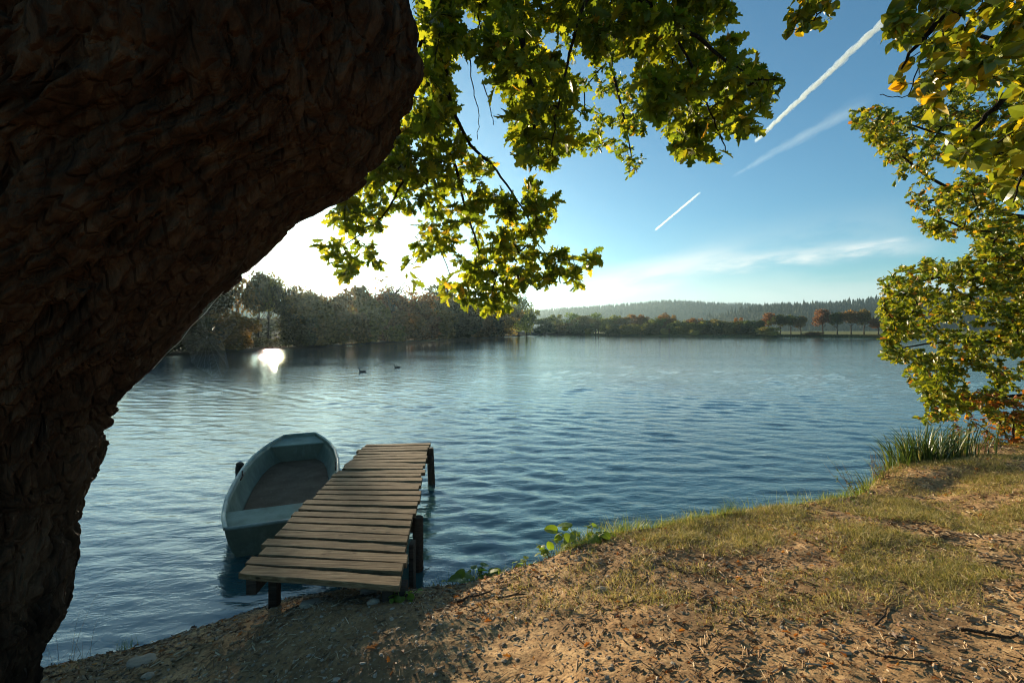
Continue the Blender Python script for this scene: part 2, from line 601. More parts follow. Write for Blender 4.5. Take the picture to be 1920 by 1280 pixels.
def ground_h(x, y):
    x, y = np.asarray(x, float), np.asarray(y, float)
    z, sd = ground_base(x, y)
    P = np.stack([x, y, np.zeros_like(x)], 1)
    amp = np.clip(0.35 + sd * 1.5, 0.15, 1.0)
    z = z + amp * (0.045 * fbm(P * 1.6, 3, seed=3) + 0.010 * fbm(P * 5, 3, seed=11) + 0.0048 * fbm(P * 17, 4, 0.6, seed=21) + 0.0026 * vnoise(P * 60, seed=31))
    # trodden hollow beside the small scarp at the water
    z = z - 0.10 * np.exp(-(((x - 4.55) / 0.35) ** 2 + ((y - 4.75) / 0.22) ** 2))
    return z


gx = np.concatenate([np.linspace(-16, -4.2, 30, endpoint=False), np.arange(-4.2, 7.6, 0.0165), np.linspace(7.6, 30, 60)])
gy = np.concatenate([np.linspace(-14, 1.6, 40, endpoint=False), np.arange(1.6, 6.9, 0.0165), np.linspace(6.9, 16, 30)])
GX, GY = np.meshgrid(gx, gy)
gz = ground_h(GX.ravel(), GY.ravel())
nx_, ny_ = len(gx), len(gy)
idx = np.arange(nx_ * ny_).reshape(ny_, nx_)
quads = np.stack([idx[:-1, :-1], idx[:-1, 1:], idx[1:, 1:], idx[1:, :-1]], -1).reshape(-1, 4)
keep = (gz[quads].max(1) > -0.6)
ground = mesh_np('ground', np.stack([GX.ravel(), GY.ravel(), gz], 1), quads[keep], SOIL, smooth=True)
tag(ground, 'bare brown soil bank sloping down to the lake', 'ground', kind='structure')

# ------------------------------------------------------------------ water: one sheet, rippled by real waves where it is close
cols = np.linspace(-1500, 3400, 1000)
rows = np.concatenate([np.geomspace(1.6, 75, 470), np.geomspace(78, 2300, 60)])
WA, WY = np.meshgrid((cols - CX) / F, rows)
WX = WA * WY
stepy = np.gradient(rows)[:, None]
Wz = np.zeros_like(WX)
wr = np.random.default_rng(5)
for i in range(64):
    lam = 0.075 * (0.75 / 0.075) ** (wr.random() ** 0.9)
    th = math.radians(-97 + wr.normal(0, 24))     # towards the near bank
    kx, ky = math.cos(th) * 2 * math.pi / lam, math.sin(th) * 2 * math.pi / lam
    amp = 0.0030 * (lam / 0.6) ** 0.9 * (0.5 + wr.random())
    fade = np.clip(lam / (3.5 * stepy) - 0.4, 0, 1)
    ph = kx * WX + ky * WY + wr.random() * 6.28 + 0.9 * np.sin(0.31 * WX + 0.23 * WY + i)
    s = np.sin(ph)
    Wz += amp * fade * (s + 0.22 * np.cos(2 * ph))
lee = np.clip((WY - 3.0) / 9.0, 0, 1)             # calmer in the lee of the bank and the pier
Pw = np.stack([WX.ravel() * 0.35, WY.ravel() * 0.35, np.zeros(WX.size)], 1)
gust = 0.75 + 0.45 * vnoise(Pw, seed=77).reshape(WX.shape)
calm_left = 1 - 0.65 * np.exp(-(((WX + 2.9) / 1.5) ** 2 + ((WY - 3.8) / 1.6) ** 2))
Wz *= (0.55 + 0.45 * lee) * gust * calm_left
idx = np.arange(WX.size).reshape(WX.shape)
quads = np.stack([idx[:-1, :-1], idx[:-1, 1:], idx[1:, 1:], idx[1:, :-1]], -1).reshape(-1, 4)
water = mesh_np('water', np.stack([WX.ravel(), WY.ravel(), Wz.ravel()], 1), quads, WATER, smooth=True)
tag(water, 'rippled blue lake water between the near bank and far shore', 'lake', kind='structure')

# ------------------------------------------------------------------ far shore and hills
FSX = np.array([-3200, -1500, -600, 0, 300, 500, 600, 700, 850, 1003, 1008, 1060, 1150, 1300, 1500, 1650, 1850, 2300, 3200, 4200.0])
FSY = np.array([668, 672, 674, 672, 668, 656, 650.5, 644, 636, 628.8, 627.2, 627.2, 628.6, 630.6, 632.4, 633.8, 635.5, 638, 641, 644.0])


def far_h(px, Y):
    """height of the land beyond the lake"""
    y0 = CH * F / (np.interp(px, FSX, FSY) - HY)
    d = (Y - y0)
    bank = np.interp(px, [0, 900, 1100, 1400, 1600], [0.2, 0.25, 0.4, 0.55, 0.7])
    z = np.where(d > 0, bank * np.clip(d / (0.012 * y0), 0, 1) + 0.0135 * np.clip(d, 0, 90), d * 0.2)
    return z


pxs = np.concatenate([np.linspace(-3200, -100, 60, endpoint=False), np.linspace(-100, 2000, 420, endpoint=False), np.linspace(2000, 4200, 60)])
mult = np.concatenate([[0.985, 0.995], 1 + np.geomspace(0.002, 0.4, 26), np.geomspace(1.5, 14, 16)])
PXg, Mg = np.meshgrid(pxs, mult)
Y0 = CH * F / (np.interp(PXg, FSX, FSY) - HY)
Yg = np.minimum(Y0 * Mg, 2250.0 + Mg)
Xg = (PXg - CX) / F * Yg
Zg = far_h(PXg, Yg) + 0.06 * vnoise(np.stack([Xg.ravel() * 0.7, Yg.ravel() * 0.7, Xg.ravel() * 0], 1), 5).reshape(Xg.shape) * (Mg > 1.001)
idx = np.arange(Xg.size).reshape(Xg.shape)
quads = np.stack([idx[:-1, :-1], idx[:-1, 1:], idx[1:, 1:], idx[1:, :-1]], -1).reshape(-1, 4)
tag(mesh_np('far_shore', np.stack([Xg.ravel(), Yg.ravel(), Zg.ravel()], 1), quads, MEADOW, smooth=True),
    'pale grassy meadow on the far shore of the lake', 'shore', kind='structure')


def far_point(px, Y):
    return Vector(((px - CX) / F * Y, Y, float(far_h(np.array([px]), np.array([Y]))[0])))


def hill(name, label, hx, hy, Y, depth, ntree, tsize, seed, forest_label):
    r = np.random.default_rng(seed)
    xs = np.linspace(hx[0], hx[-1], 260)
    top = CH + (HY - np.interp(xs, hx, hy)) / F * Y
    top = top + r.normal(0, 0.6, len(xs))
    rowsn = 26
    V = []
    for j in range(rowsn):
        t = j / (rowsn - 1)                       # 0 front foot, 0.6 ridge, 1 back
        Yj = Y + (t - 0.6) * depth
        s = math.sin(min(t / 0.6, 1) * math.pi / 2) ** 1.25 if t < 0.6 else 1 - 0.5 * ((t - 0.6) / 0.4) ** 2
        Vx = (xs - CX) / F * Y * (0.8 + 0.2 * Yj / Y)
        Vz = (top + 3) * s - 3 + 2.2 * vnoise(np.stack([Vx * 0.012, np.full(len(xs), Yj * 0.012), Vx * 0], 1), seed)
        V.append(np.stack([Vx, np.full(len(xs), Yj), Vz - tsize * 0.8], 1))
    V = np.array(V)
    ii = np.arange(rowsn * len(xs)).reshape(rowsn, len(xs))
    q = np.stack([ii[:-1, :-1], ii[:-1, 1:], ii[1:, 1:], ii[1:, :-1]], -1).reshape(-1, 4)
    tag(mesh_np(name, V.reshape(-1, 3), q, SLOPE, smooth=True), label, 'hill', kind='structure')
    # conifers, one mass of wood
    tv, tf = [], []
    jj = (r.random(ntree) ** 0.7 * 0.68 * (rowsn - 1)).astype(int)
    kk = r.integers(0, len(xs), ntree)
    base = V[jj, kk] + np.stack([r.normal(0, tsize * 1.2, ntree), r.normal(0, tsize, ntree), np.zeros(ntree)], 1)
    hgt = tsize * (0.55 + 0.75 * r.random(ntree) ** 1.6)
    hgt = np.where(r.random(ntree) < 0.03, hgt * 1.3, hgt)
    rad = hgt * (0.16 + 0.14 * r.random(ntree))
    tpl, fl = [], []
    sides = 6
    for (zb, rb, zt, rt) in ((0.02, 0.8, 0.5, 0.4), (0.3, 0.75, 0.75, 0.25), (0.6, 0.5, 1.02, 0.02)):
        o = len(tpl)
        for s in range(sides):
            a = 2 * math.pi * s / sides + zb * 3
            tpl.append((math.cos(a) * rb * (1.15 if s % 2 else 0.8), math.sin(a) * rb * (1.15 if s % 2 else 0.8), zb - (0.05 if s % 2 else 0)))
        for s in range(sides):
            a = 2 * math.pi * s / sides + zb * 3
            tpl.append((math.cos(a) * rt, math.sin(a) * rt, zt))
        for s in range(sides):
            fl.append((o + s, o + (s + 1) % sides, o + sides + (s + 1) % sides, o + sides + s))
    tpl, fl = np.array(tpl), np.array(fl)
    ang = r.random(ntree) * 6.28
    ca, sa = np.cos(ang)[:, None], np.sin(ang)[:, None]
    X = (tpl[None, :, 0] * ca - tpl[None, :, 1] * sa) * rad[:, None] + base[:, 0:1]
    Yv = (tpl[None, :, 0] * sa + tpl[None, :, 1] * ca) * rad[:, None] + base[:, 1:2]
    Z = tpl[None, :, 2] * hgt[:, None] + base[:, 2:3]
    TV = np.stack([X, Yv, Z], -1).reshape(-1, 3)
    TF = (fl[None] + (np.arange(ntree) * len(tpl))[:, None, None]).reshape(-1, 4)
    tag(mesh_np('conifer_forest', TV, TF, CONIFER), forest_label, 'forest', kind='stuff')


hill('hill', 'long low wooded hill along the far horizon',
     [700, 850, 930, 1000, 1050, 1100, 1150, 1200, 1250, 1300, 1350, 1400, 1450, 1550, 1700, 2000, 2600],
     [598, 594, 588, 582, 578, 575, 573, 568, 564, 566, 568, 571, 574, 575, 570, 566, 575], 1500, 900, 14000, 9, 3,
     'blue green conifer forest covering the long far hill')
hill('hill', 'nearer wooded hill rising behind the row of meadow trees',
     [1340, 1400, 1440, 1500, 1560, 1600, 1640, 1750, 1900, 2200, 2700],
     [592, 577, 571, 568, 566, 562, 557, 553, 548, 545, 552], 800, 480, 7000, 9.5, 4,
     'conifer forest with spiky tops on the nearer right hill')
hill('hill', 'wooded rise behind the trees of the left bank',
     [-900, 0, 300, 500, 650, 740, 800, 840, 890, 930],
     [570, 560, 556, 556, 558, 558, 560, 568, 586, 605], 420, 220, 3000, 10, 6,
     'dark conifer forest behind the trees of the left bank')


# ------------------------------------------------------------------ leaves and branches
def leaf_template(side, fold=0.17, droop=0.22):
    """outline given as (half width, along) from stem to tip -> verts, tris"""
    out = np.array(side, float)
    n = len(out)
    mid = np.stack([np.zeros(n), out[:, 1], np.zeros(n)], 1)
    R = np.stack([out[:, 0], out[:, 1], out[:, 0] * fold * 2], 1)
    L = R * np.array([-1, 1, 1])
    V = np.concatenate([mid, R, L])
    V[:, 2] -= droop * V[:, 1] ** 2
    T = []
    for i in range(n - 1):
        T += [(i, n + i, n + i + 1), (i, n + i + 1, i + 1), (i, 2 * n + i + 1, 2 * n + i), (i, i + 1, 2 * n + i + 1)]
    return V, np.array(T)


OAK_T = leaf_template([(0.012, -0.12), (0.02, 0.0), (0.13, 0.10), (0.07, 0.17), (0.24, 0.31), (0.11, 0.38), (0.33, 0.55), (0.15, 0.62), (0.29, 0.80), (0.13, 0.84), (0.12, 0.97), (0.0, 1.0)])
OAK_S = leaf_template([(0.02, 0.0), (0.16, 0.16), (0.09, 0.28), (0.32, 0.52), (0.15, 0.62), (0.26, 0.82), (0.0, 1.0)])
ROUND_T = leaf_template([(0.012, -0.3), (0.012, 0.0), (0.24, 0.04), (0.38, 0.22), (0.41, 0.42), (0.34, 0.64), (0.18, 0.84), (0.0, 1.02)], 0.16, 0.2)


def leaf_cloud(P, fwd, nrm, size, tpl):
    """place a leaf at every P"""
    V, T = tpl
    f = unit(fwd)
    n = nrm - f * np.sum(nrm * f, 1, keepdims=True)
    n = unit(n)
    r = np.cross(f, n)
    S = size[:, None, None]
    W = (V[None, :, 0:1] * r[:, None] + V[None, :, 1:2] * f[:, None] + V[None, :, 2:3] * n[:, None]) * S + P[:, None]
    TT = (T[None] + (np.arange(len(P)) * len(V))[:, None, None]).reshape(-1, 3)
    return W.reshape(-1, 3), TT


def in_poly(x, y, poly):
    inside = np.zeros(len(x), bool)
    j = len(poly) - 1
    for i in range(len(poly)):
        xi, yi = poly[i]
        xj, yj = poly[j]
        c = ((yi > y) != (yj > y)) & (x < (xj - xi) * (y - yi) / (yj - yi + 1e-9) + xi)
        inside ^= c
        j = i
    return inside


def scatter_zone(poly, holes, depth, n, r, clump=38):
    poly = np.array(poly, float)
    lo, hi = poly.min(0), poly.max(0)
    pts = []
    while len(pts) < n:
        x = r.uniform(lo[0], hi[0], 400)
        y = r.uniform(lo[1], hi[1], 400)
        ok = in_poly(x, y, poly)
        for h in holes:
            ok &= ~in_poly(x, y, h)
        d = r.uniform(depth[0], depth[1], 400)
        if clump:
            ok &= vnoise(np.stack([x / clump, y / clump, d * 1.5], 1), 19) > -0.12
        for a, b, c in zip(x[ok], y[ok], d[ok]):
            pts.append(((a - CX) * c / F, c, CH - (b - HY) * c / F))
    return np.array(pts[:n])


class Foliage:
    """limbs that branch into twigs by reaching, one after another, for the nearest wood; leaves grow in bunches on the twigs"""

    def __init__(self, seed):
        self.r = np.random.default_rng(seed)
        self.wood = MB()
        self.V, self.T, self.nv = [], [], 0

    def limb(self, pts, r0, r1, sides=7):
        pts = [Vector(p) for p in pts]
        dense = []
        for a, b, c, d in zip([pts[0]] + pts[:-2], pts[:-1], pts[1:], pts[2:] + [pts[-1]]):
            for s in range(6):
                t = s / 6
                dense.append(0.5 * ((2 * b) + (c - a) * t + (2 * a - 5 * b + 4 * c - d) * t * t + (-a + 3 * b - 3 * c + d) * t ** 3))
        dense.append(pts[-1])
        for q in dense[1:-1]:
            q += Vector(self.r.normal(0, 0.35 * r1 + 0.003, 3))
        n = len(dense)
        self.wood.tube(dense, [r0 + (r1 - r0) * (i / (n - 1)) for i in range(n)], sides)
        return [tuple(p) for p in dense]

    def grow(self, start, tips, leaf_size, per_tip, tpl, twig_r=0.0016, up=0.12, spread=0.75, hang=0.25, max_r=0.012):
        nodes = np.array(start, float)
        n0 = len(nodes)
        tips = np.array(tips, float)
        M = len(tips)
        d2 = ((tips[:, None] - nodes[None]) ** 2).sum(-1)
        best = d2.argmin(1)
        bd = d2.min(1)
        done = np.zeros(M, bool)
        allp = np.concatenate([nodes, tips])
        par = np.zeros(M, int)
        order = []
        for _ in range(M):
            i = int(np.where(done, 1e18, bd).argmin())
            done[i] = True
            par[i] = best[i]
            order.append(i)
            dd = ((tips - tips[i]) ** 2).sum(1) * 1.15
            m = (dd < bd) & ~done
            bd[m] = dd[m]
            best[m] = n0 + i
        cnt = np.ones(M)
        for i in reversed(order):
            if par[i] >= n0:
                cnt[par[i] - n0] += cnt[i]
        r = self.r
        PP, FF, SZ = [], [], []
        for i in order:
            a, b = Vector(allp[par[i]]), Vector(tips[i])
            L = (b - a).length
            ra = min(max_r, twig_r * cnt[i] ** 0.45)
            jit = Vector(r.normal(0, 0.07 * L, 3))
            m1 = a.lerp(b, 0.35) + jit + Vector((0, 0, 0.06 * L))
            m2 = a.lerp(b, 0.7) + jit * 0.6 + Vector((0, 0, 0.04 * L))
            self.wood.tube([a, m1, m2, b], [ra, ra * 0.9, ra * 0.8, ra * 0.7], 4 if ra < 0.006 else 5, cap=False)
            ax = (b - m2)
            if ax.length < 1e-5:
                ax = Vector((0, 0, -1))
            ax.normalize()
            k_ = max(2, int(per_tip * (0.6 + 0.8 * r.random())))
            for j in range(k_):
                t = 1 - 0.75 * r.random() ** 1.6
                p = (m1.lerp(m2, (t - 0.25) / 0.45) if t < 0.7 else m2.lerp(b, (t - 0.7) / 0.3)) if t > 0.25 else m1
                PP.append(np.array(p) + r.normal(0, leaf_size * 0.16, 3))
                FF.append(np.array(ax) * 0.55 + r.normal(0, spread, 3) * np.array([1, 1, 0.7]) + np.array([0, 0, -hang]))
                SZ.append(leaf_size * (0.5 + 0.8 * r.random()))
        PP, FF, SZ = np.array(PP), np.array(FF), np.array(SZ)
        NN = r.normal(0, 1, PP.shape) * 0.8 + np.array([0, 0, up * 2])
        V, T = leaf_cloud(PP, FF, NN, SZ, tpl)
        self.V.append(V)
        self.T.append(T + self.nv)
        self.nv += len(V)
        return len(PP)

    def build(self, root, leafmat, woodmat=None):
        w = self.wood.build('branch', woodmat or TWIG, root, smooth=True)
        c = mesh_np('crown', np.concatenate(self.V), np.concatenate(self.T), leafmat, root)
        return w, c


def densify(pts, step=0.2):
    out = []
    for a, b in zip(pts[:-1], pts[1:]):
        a, b = Vector(a), Vector(b)
        n = max(1, int((b - a).length / step))
        for i in range(n):
            out.append(tuple(a.lerp(b, i / n)))
    out.append(tuple(pts[-1]))
    return out


# ------------------------------------------------------------------ the big old oak that leans over the picture
EDGE = [(2600, -60), (1700, 10), (1420, 30), (1290, 56), (1250, 70), (1190, 92), (1145, 122), (1105, 139), (1085, 131), (1060, 136), (1040, 148), (1005, 141), (950, 146), (915, 153),
        (885, 172), (825, 199), (800, 213), (775, 224), (740, 250), (705, 272), (675, 296), (642, 324), (600, 364), (560, 402), (525, 440),
        (490, 472), (462, 500), (440, 521), (415, 545), (395, 572), (380, 602), (360, 645), (335, 678), (305, 702), (270, 722), (215, 758),
        (165, 778), (120, 790), (90, 794), (60, 774), (0, 764), (-90, 740), (-200, 700), (-330, 640), (-480, 560)]
ey = np.array([e[0] for e in EDGE], float)[::-1]
ex = np.array([e[1] for e in EDGE], float)[::-1]
oak = empty('oak_tree', (-3.0, 2.3, 0.35))
tag(oak, 'massive leaning oak with dark furrowed bark at the left water edge', 'tree')
ROWS, SEG = 500, 620
ypx = np.concatenate([np.linspace(1560, -60, ROWS - 60), np.linspace(-64, -480, 60)])
Yt = np.interp(-ypx, [-1500, -1250, -900, -500, 0, 480], [2.75, 2.75, 2.75, 2.6, 2.45, 2.3])
rad = np.interp(-ypx, [-1560, -1330, -1150, -900, -640, -400, -150, 60, 300, 480], [0.95, 0.68, 0.56, 0.56, 0.72, 0.92, 1.12, 1.18, 0.95, 0.62])
xe = np.interp(ypx, ey, ex)
th = np.arctan((xe - CX) / F)
cx_ = np.sin(th) * Yt / np.cos(th) - np.cos(th) * rad
cy_ = Yt + np.sin(th) * rad
# smooth the axis so that the body itself is calm; the traced edge keeps its knobs in the bark relief
kern = np.ones(9) / 9
cxs = np.convolve(np.pad(cx_, 4, 'edge'), kern, 'valid')
cys = np.convolve(np.pad(cy_, 4, 'edge'), kern, 'valid')
zz = CH - (ypx - HY) / F * Yt
ang = np.linspace(0, 2 * math.pi, SEG, endpoint=False)
X = cxs[:, None] + rad[:, None] * np.cos(ang)[None]
Y = cys[:, None] + rad[:, None] * np.sin(ang)[None]
Z = np.repeat(zz[:, None], SEG, 1)
P = np.stack([X.ravel(), Y.ravel(), Z.ravel()], 1)
# arc/height coordinates that follow the leaning grain
G = np.stack([(np.cos(ang)[None] * rad[:, None]).ravel() * np.ones(P.shape[0]), (np.sin(ang)[None] * rad[:, None]).ravel(), Z.ravel()], 1)
wob = np.stack([fbm(G * 1.4, 2, seed=41), fbm(G * 1.4, 2, seed=42), fbm(G * 1.4, 2, seed=43)], 1) * 0.22
Gw = (G + wob) * np.array([1, 1, 0.20])
rid = ridged(Gw * 4.2, 3, seed=51)
rid2 = ridged(Gw * 13, 2, seed=61)
lump = fbm(G * 2.2, 3, seed=71)
fine = fbm(G * np.array([38, 38, 16]), 3, seed=81)
disp = 0.034 * lump - 0.115 * np.clip(rid - 0.25, 0, 1) ** 0.9 - 0.045 * np.clip(rid2 - 0.15, 0, 1) + 0.016 * fine + 0.024
wob2 = np.stack([fbm(G * 6, 3, seed=141), fbm(G * 6, 3, seed=142), fbm(G * 6, 3, seed=143)], 1) * 0.07
cr = cracks((Gw + wob2 * np.array([1, 1, 0.5])) * np.array([8.0, 8.0, 9.0]), 5)
disp = disp - 0.040 * np.clip(1 - cr / 0.26, 0, 1) ** 1.3 + 0.006 * fbm(G * np.array([16, 16, 60]), 2, seed=151)
disp = disp - np.percentile(disp, 72)
low = np.clip((0.9 - Z.ravel()) / 0.9, 0, 1)
disp += low * 0.05 * fbm(G * np.array([5, 5, 5]), 2, seed=91)
nrm = np.stack([np.tile(np.cos(ang), ROWS), np.tile(np.sin(ang), ROWS), np.zeros(P.shape[0])], 1)
P = P + nrm * disp[:, None] + np.array([0, 0, 1]) * (0.5 * disp * fine)[:, None]
idx = np.arange(ROWS * SEG).reshape(ROWS, SEG)
quads = np.stack([idx[:-1], np.roll(idx, -1, 1)[:-1], np.roll(idx, -1, 1)[1:], idx[1:]], -1).reshape(-1, 4)
Pl = P - np.array([-3.0, 2.3, 0.35])
trunk = mesh_np('trunk', Pl, quads, BARK, oak, smooth=True)

fo = Foliage(11)
ORG = Vector((-3.0, 2.3, 0.35))
start = []
top = Vector((float(cxs[-1]), float(cys[-1]), float(zz[-1])))
# limbs: each leaves the trunk top above the picture and comes down into view
limbs = [
    ([top + Vector((0.1, 0.1, -0.5)), at(860, -330, 3.1), at(950, -60, 3.2), at(985, 120, 3.15), at(1010, 300, 3.2)], 0.06, 0.006),
    ([top + Vector((0.2, 0.1, -0.6)), at(820, -260, 3.3), at(830, -20, 3.5), at(838, 160, 3.55), at(875, 260, 3.6), at(930, 320, 3.7), at(985, 400, 3.8), at(1010, 460, 3.85)], 0.026, 0.003),
    ([top + Vector((0.1, 0.2, -0.6)), at(770, -230, 3.6), at(795, 40, 3.7), at(815, 235, 3.75), at(850, 300, 3.8), at(870, 380, 3.85), at(900, 470, 3.9), at(930, 540, 3.9)], 0.028, 0.003),
    ([at(795, 40, 3.7), at(760, 240, 3.8), at(765, 300, 3.85), at(735, 380, 3.9), at(690, 430, 4.0), at(610, 480, 4.1)], 0.016, 0.003),
    ([at(815, 235, 3.75), at(800, 330, 3.8), at(815, 430, 3.85), at(845, 520, 3.9)], 0.009, 0.003),
    ([top + Vector((0.3, 0.0, -0.6)), at(960, -300, 2.6), at(1120, -60, 2.7), at(1240, 20, 2.75), at(1320, 80, 2.75), at(1400, 140, 2.75), at(1455, 150, 2.75)], 0.028, 0.003),
    ([at(1240, 20, 2.75), at(1290, 110, 2.75), at(1330, 210, 2.8), at(1360, 285, 2.8)], 0.010, 0.003),
    ([at(1120, -60, 2.7), at(1080, 60, 2.8), at(1050, 180, 2.9), at(1030, 290, 3.0)], 0.014, 0.003),
    ([top + Vector((0.2, 0.3, -0.5)), at(1020, -260, 5.6), at(1120, 40, 6.2), at(1165, 200, 6.4), at(1185, 300, 6.5)], 0.05, 0.005),
    ([at(1010, 460, 3.85), at(1040, 485, 3.9), at(1090, 488, 3.95), at(1115, 490, 3.95)], 0.004, 0.002),
]
lim_nodes = []
for pts, r0, r1 in limbs:
    lim_nodes.append(fo.limb(pts, r0, r1))


def node_set(ids, lo=0.25):
    out = []
    for i in ids:
        q = lim_nodes[i]
        out += densify(q[int(len(q) * lo):], 0.12)
    return out


HOLE = [[(858, 165), (905, 150), (955, 185), (955, 250), (985, 300), (930, 290), (900, 285), (872, 250)],
        [(700, 440), (740, 420), (752, 470), (765, 525), (715, 525)],
        [(955, 320), (985, 345), (965, 380), (940, 350)], [(775, 170), (800, 165), (812, 205), (785, 225)]]
zA = [(612, 392), (650, 362), (692, 322), (735, 262), (790, 225), (850, 235), (880, 290), (935, 310), (985, 330), (1035, 352), (1052, 385), (1030, 430), (1010, 455), (1000, 520),
      (965, 575), (915, 590), (860, 562), (815, 548), (780, 540), (745, 505), (715, 520), (650, 530), (580, 520), (562, 480), (610, 455), (620, 430)]
zB = [(770, -150), (905, -150), (905, 120), (850, 140), (850, 215), (800, 240), (772, 165), (790, 90)]
zC = [(880, -170), (1240, -170), (1205, 60), (1150, 110), (1105, 160), (1100, 280), (1050, 318), (985, 300), (950, 245), (955, 190), (905, 130)]
zD = [(1110, 170), (1150, 130), (1215, 190), (1200, 320), (1175, 335), (1150, 280), (1110, 285)]
zE = [(1180, -170), (1420, -170), (1368, 0), (1365, 50), (1395, 115), (1440, 120), (1478, 155), (1445, 175), (1410, 235), (1395, 280), (1350, 300), (1320, 280), (1270, 295), (1240, 275), (1230, 215), (1205, 150), (1175, 70)]
zF = [(1025, 470), (1070, 478), (1115, 462), (1125, 490), (1105, 505), (1085, 540), (1060, 510), (1020, 535), (990, 525)]
r_ = np.random.default_rng(21)
fo.grow(node_set([1, 2, 3, 4], 0.3), scatter_zone(zA, HOLE, (3.4, 4.4), 400, r_), 0.092, 10, OAK_T)
zT = [(765, -60), (850, -60), (850, 180), (800, 240), (705, 335), (640, 382), (622, 368), (700, 308), (772, 200), (795, 100)]
fo.grow(node_set([1, 2, 3], 0.1), scatter_zone(zT, [], (3.3, 4.4), 120, r_, 0), 0.092, 10, OAK_T)
fo.grow(node_set([9], 0.0), scatter_zone(zF, HOLE, (3.8, 4.1), 34, r_, 0), 0.094, 9, OAK_T)
fo.grow(node_set([1, 2], 0.1), scatter_zone(zB, HOLE, (3.0, 4.3), 230, r_), 0.095, 13, OAK_T)
fo.grow(node_set([0, 7], 0.2), scatter_zone(zC, HOLE, (2.7, 4.4), 560, r_), 0.098, 11, OAK_T)
fo.grow(node_set([0, 7], 0.2), scatter_zone(zC, HOLE, (4.4, 5.8), 240, r_), 0.10, 12, OAK_S)
fo.grow(node_set([5, 6], 0.3), scatter_zone(zE[:4] + zE[9:], [], (3.4, 4.6), 120, r_), 0.095, 12, OAK_S)
fo.grow(node_set([8], 0.4), scatter_zone(zD, [], (5.9, 6.9), 130, r_), 0.09, 9, OAK_S)
fo.grow(node_set([5, 6], 0.3), scatter_zone(zE, [], (2.5, 3.4), 390, r_), 0.092, 11, OAK_T)
# bare hanging twigs in the gap
for pts in ([at(880, 60, 3.5), at(886, 160, 3.5), at(897, 210, 3.52), at(895, 262, 3.5)], [at(905, 150, 3.45), at(917, 195, 3.45), at(926, 235, 3.45)],
            [at(990, 150, 3.3), at(955, 190, 3.35), at(962, 235, 3.4)]):
    fo.limb(pts, 0.005, 0.0025, 5)
# unseen rest of the crown above and behind, added to block skylight from the trunk
tips = []
while len(tips) < 140:
    p = np.array([r_.uniform(-9, 5.5), r_.uniform(-6, 7), r_.uniform(5.8, 9.5)])
    if ((p[0] + 2.2) / 7) ** 2 + ((p[1] - 0.8) / 6.5) ** 2 + ((p[2] - 5.5) / 4.2) ** 2 > 1:
        continue
    if p[1] > 0.3 and (p[2] - CH) / p[1] < 0.98 and abs(p[0] / p[1]) < 1.5:
        continue
    tips.append(p)
over = []
for e in ((-6, 0, 6), (-3, -4, 6.5), (1.5, -2, 6.2), (-4, 3.6, 7.5), (-1, 0, 8), (2.2, 1.5, 6.6)):
    q = fo.limb([top - Vector((0, 0, 0.4)), top.lerp(Vector(e), 0.4) + Vector((0, 0, 0.3)), Vector(e)], 0.16, 0.03)
    over += densify(q, 0.3)
fo.grow(over, tips, 0.17, 26, OAK_S, up=0.6, spread=1.1, max_r=0.03)
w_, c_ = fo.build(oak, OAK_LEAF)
for o_ in (w_, c_):
    o_.location = -ORG

# ------------------------------------------------------------------ trees on the right: an oak by the water, a linden bough in front of it
fr = Foliage(33)
RO = Vector((11.5, 8.6, 0.75))
roak = empty('oak_tree', RO)
tag(roak, 'yellowing oak by the right bank whose boughs hang over the lake', 'tree')
rt = MB()
tp = [RO + Vector(v) for v in ((0, 0, -0.5), (0.02, 0, 0.2), (-0.1, 0.05, 1.2), (-0.2, 0.1, 2.6), (-0.1, 0.1, 4.4), (0.1, 0, 6.2), (0.2, 0.2, 8.0))]
rt.tube(tp, [0.62, 0.46, 0.40, 0.37, 0.30, 0.2, 0.1], 18)
tr = rt.build('trunk', BARK, roak, smooth=True)
tr.location = -RO
rl = [
    ([tp[3], at(2020, 420, 8.0), at(1880, 400, 7.4), at(1740, 330, 7.0), at(1640, 250, 6.9)], 0.06, 0.006),
    ([tp[3], at(2030, 380, 7.6), at(1890, 290, 7.0), at(1760, 250, 6.8), at(1660, 220, 6.8)], 0.05, 0.006),
    ([tp[2], at(2040, 560, 8.0), at(1890, 540, 7.2), at(1760, 520, 6.9), at(1660, 560, 6.8)], 0.055, 0.006),
    ([tp[2], at(2040, 640, 7.8), at(1900, 640, 7.2), at(1780, 640, 6.9), at(1670, 655, 6.8)], 0.05, 0.006),
    ([tp[1], at(2050, 730, 7.8), at(1920, 740, 7.2), at(1810, 745, 6.9), at(1745, 720, 6.8)], 0.045, 0.006),
    ([tp[3], at(2020, 470, 7.6), at(1900, 460, 7.1), at(1790, 420, 6.9), at(1700, 380, 6.8)], 0.045, 0.006),
    ([tp[4], at(2010, 160, 7.8), at(1880, 80, 7.2), at(1780, 60, 7.0)], 0.09, 0.01),
]
rn = []
for pts, a, b in rl:
    rn += densify(fr.limb(pts, a, b)[6:], 0.15)
zR1 = [(1588, 212), (1640, 205), (1690, 225), (1760, 170), (1920, 120), (2100, 120), (2100, 470), (1930, 560), (1880, 560), (1855, 480), (1800, 445), (1770, 455), (1715, 420), (1705, 370), (1665, 345), (1690, 330), (1685, 300), (1630, 295), (1640, 270), (1610, 245)]
zR2 = [(1632, 552), (1670, 505), (1740, 485), (1800, 490), (1870, 430), (2100, 430), (2100, 800), (1915, 815), (1870, 800), (1850, 770), (1790, 765), (1735, 765), (1730, 720), (1705, 690), (1715, 670), (1665, 680), (1645, 650), (1670, 630), (1650, 600)]
zR3 = [(1690, 690), (1740, 660), (1800, 690), (1830, 770), (1745, 795), (1705, 780), (1735, 750)]
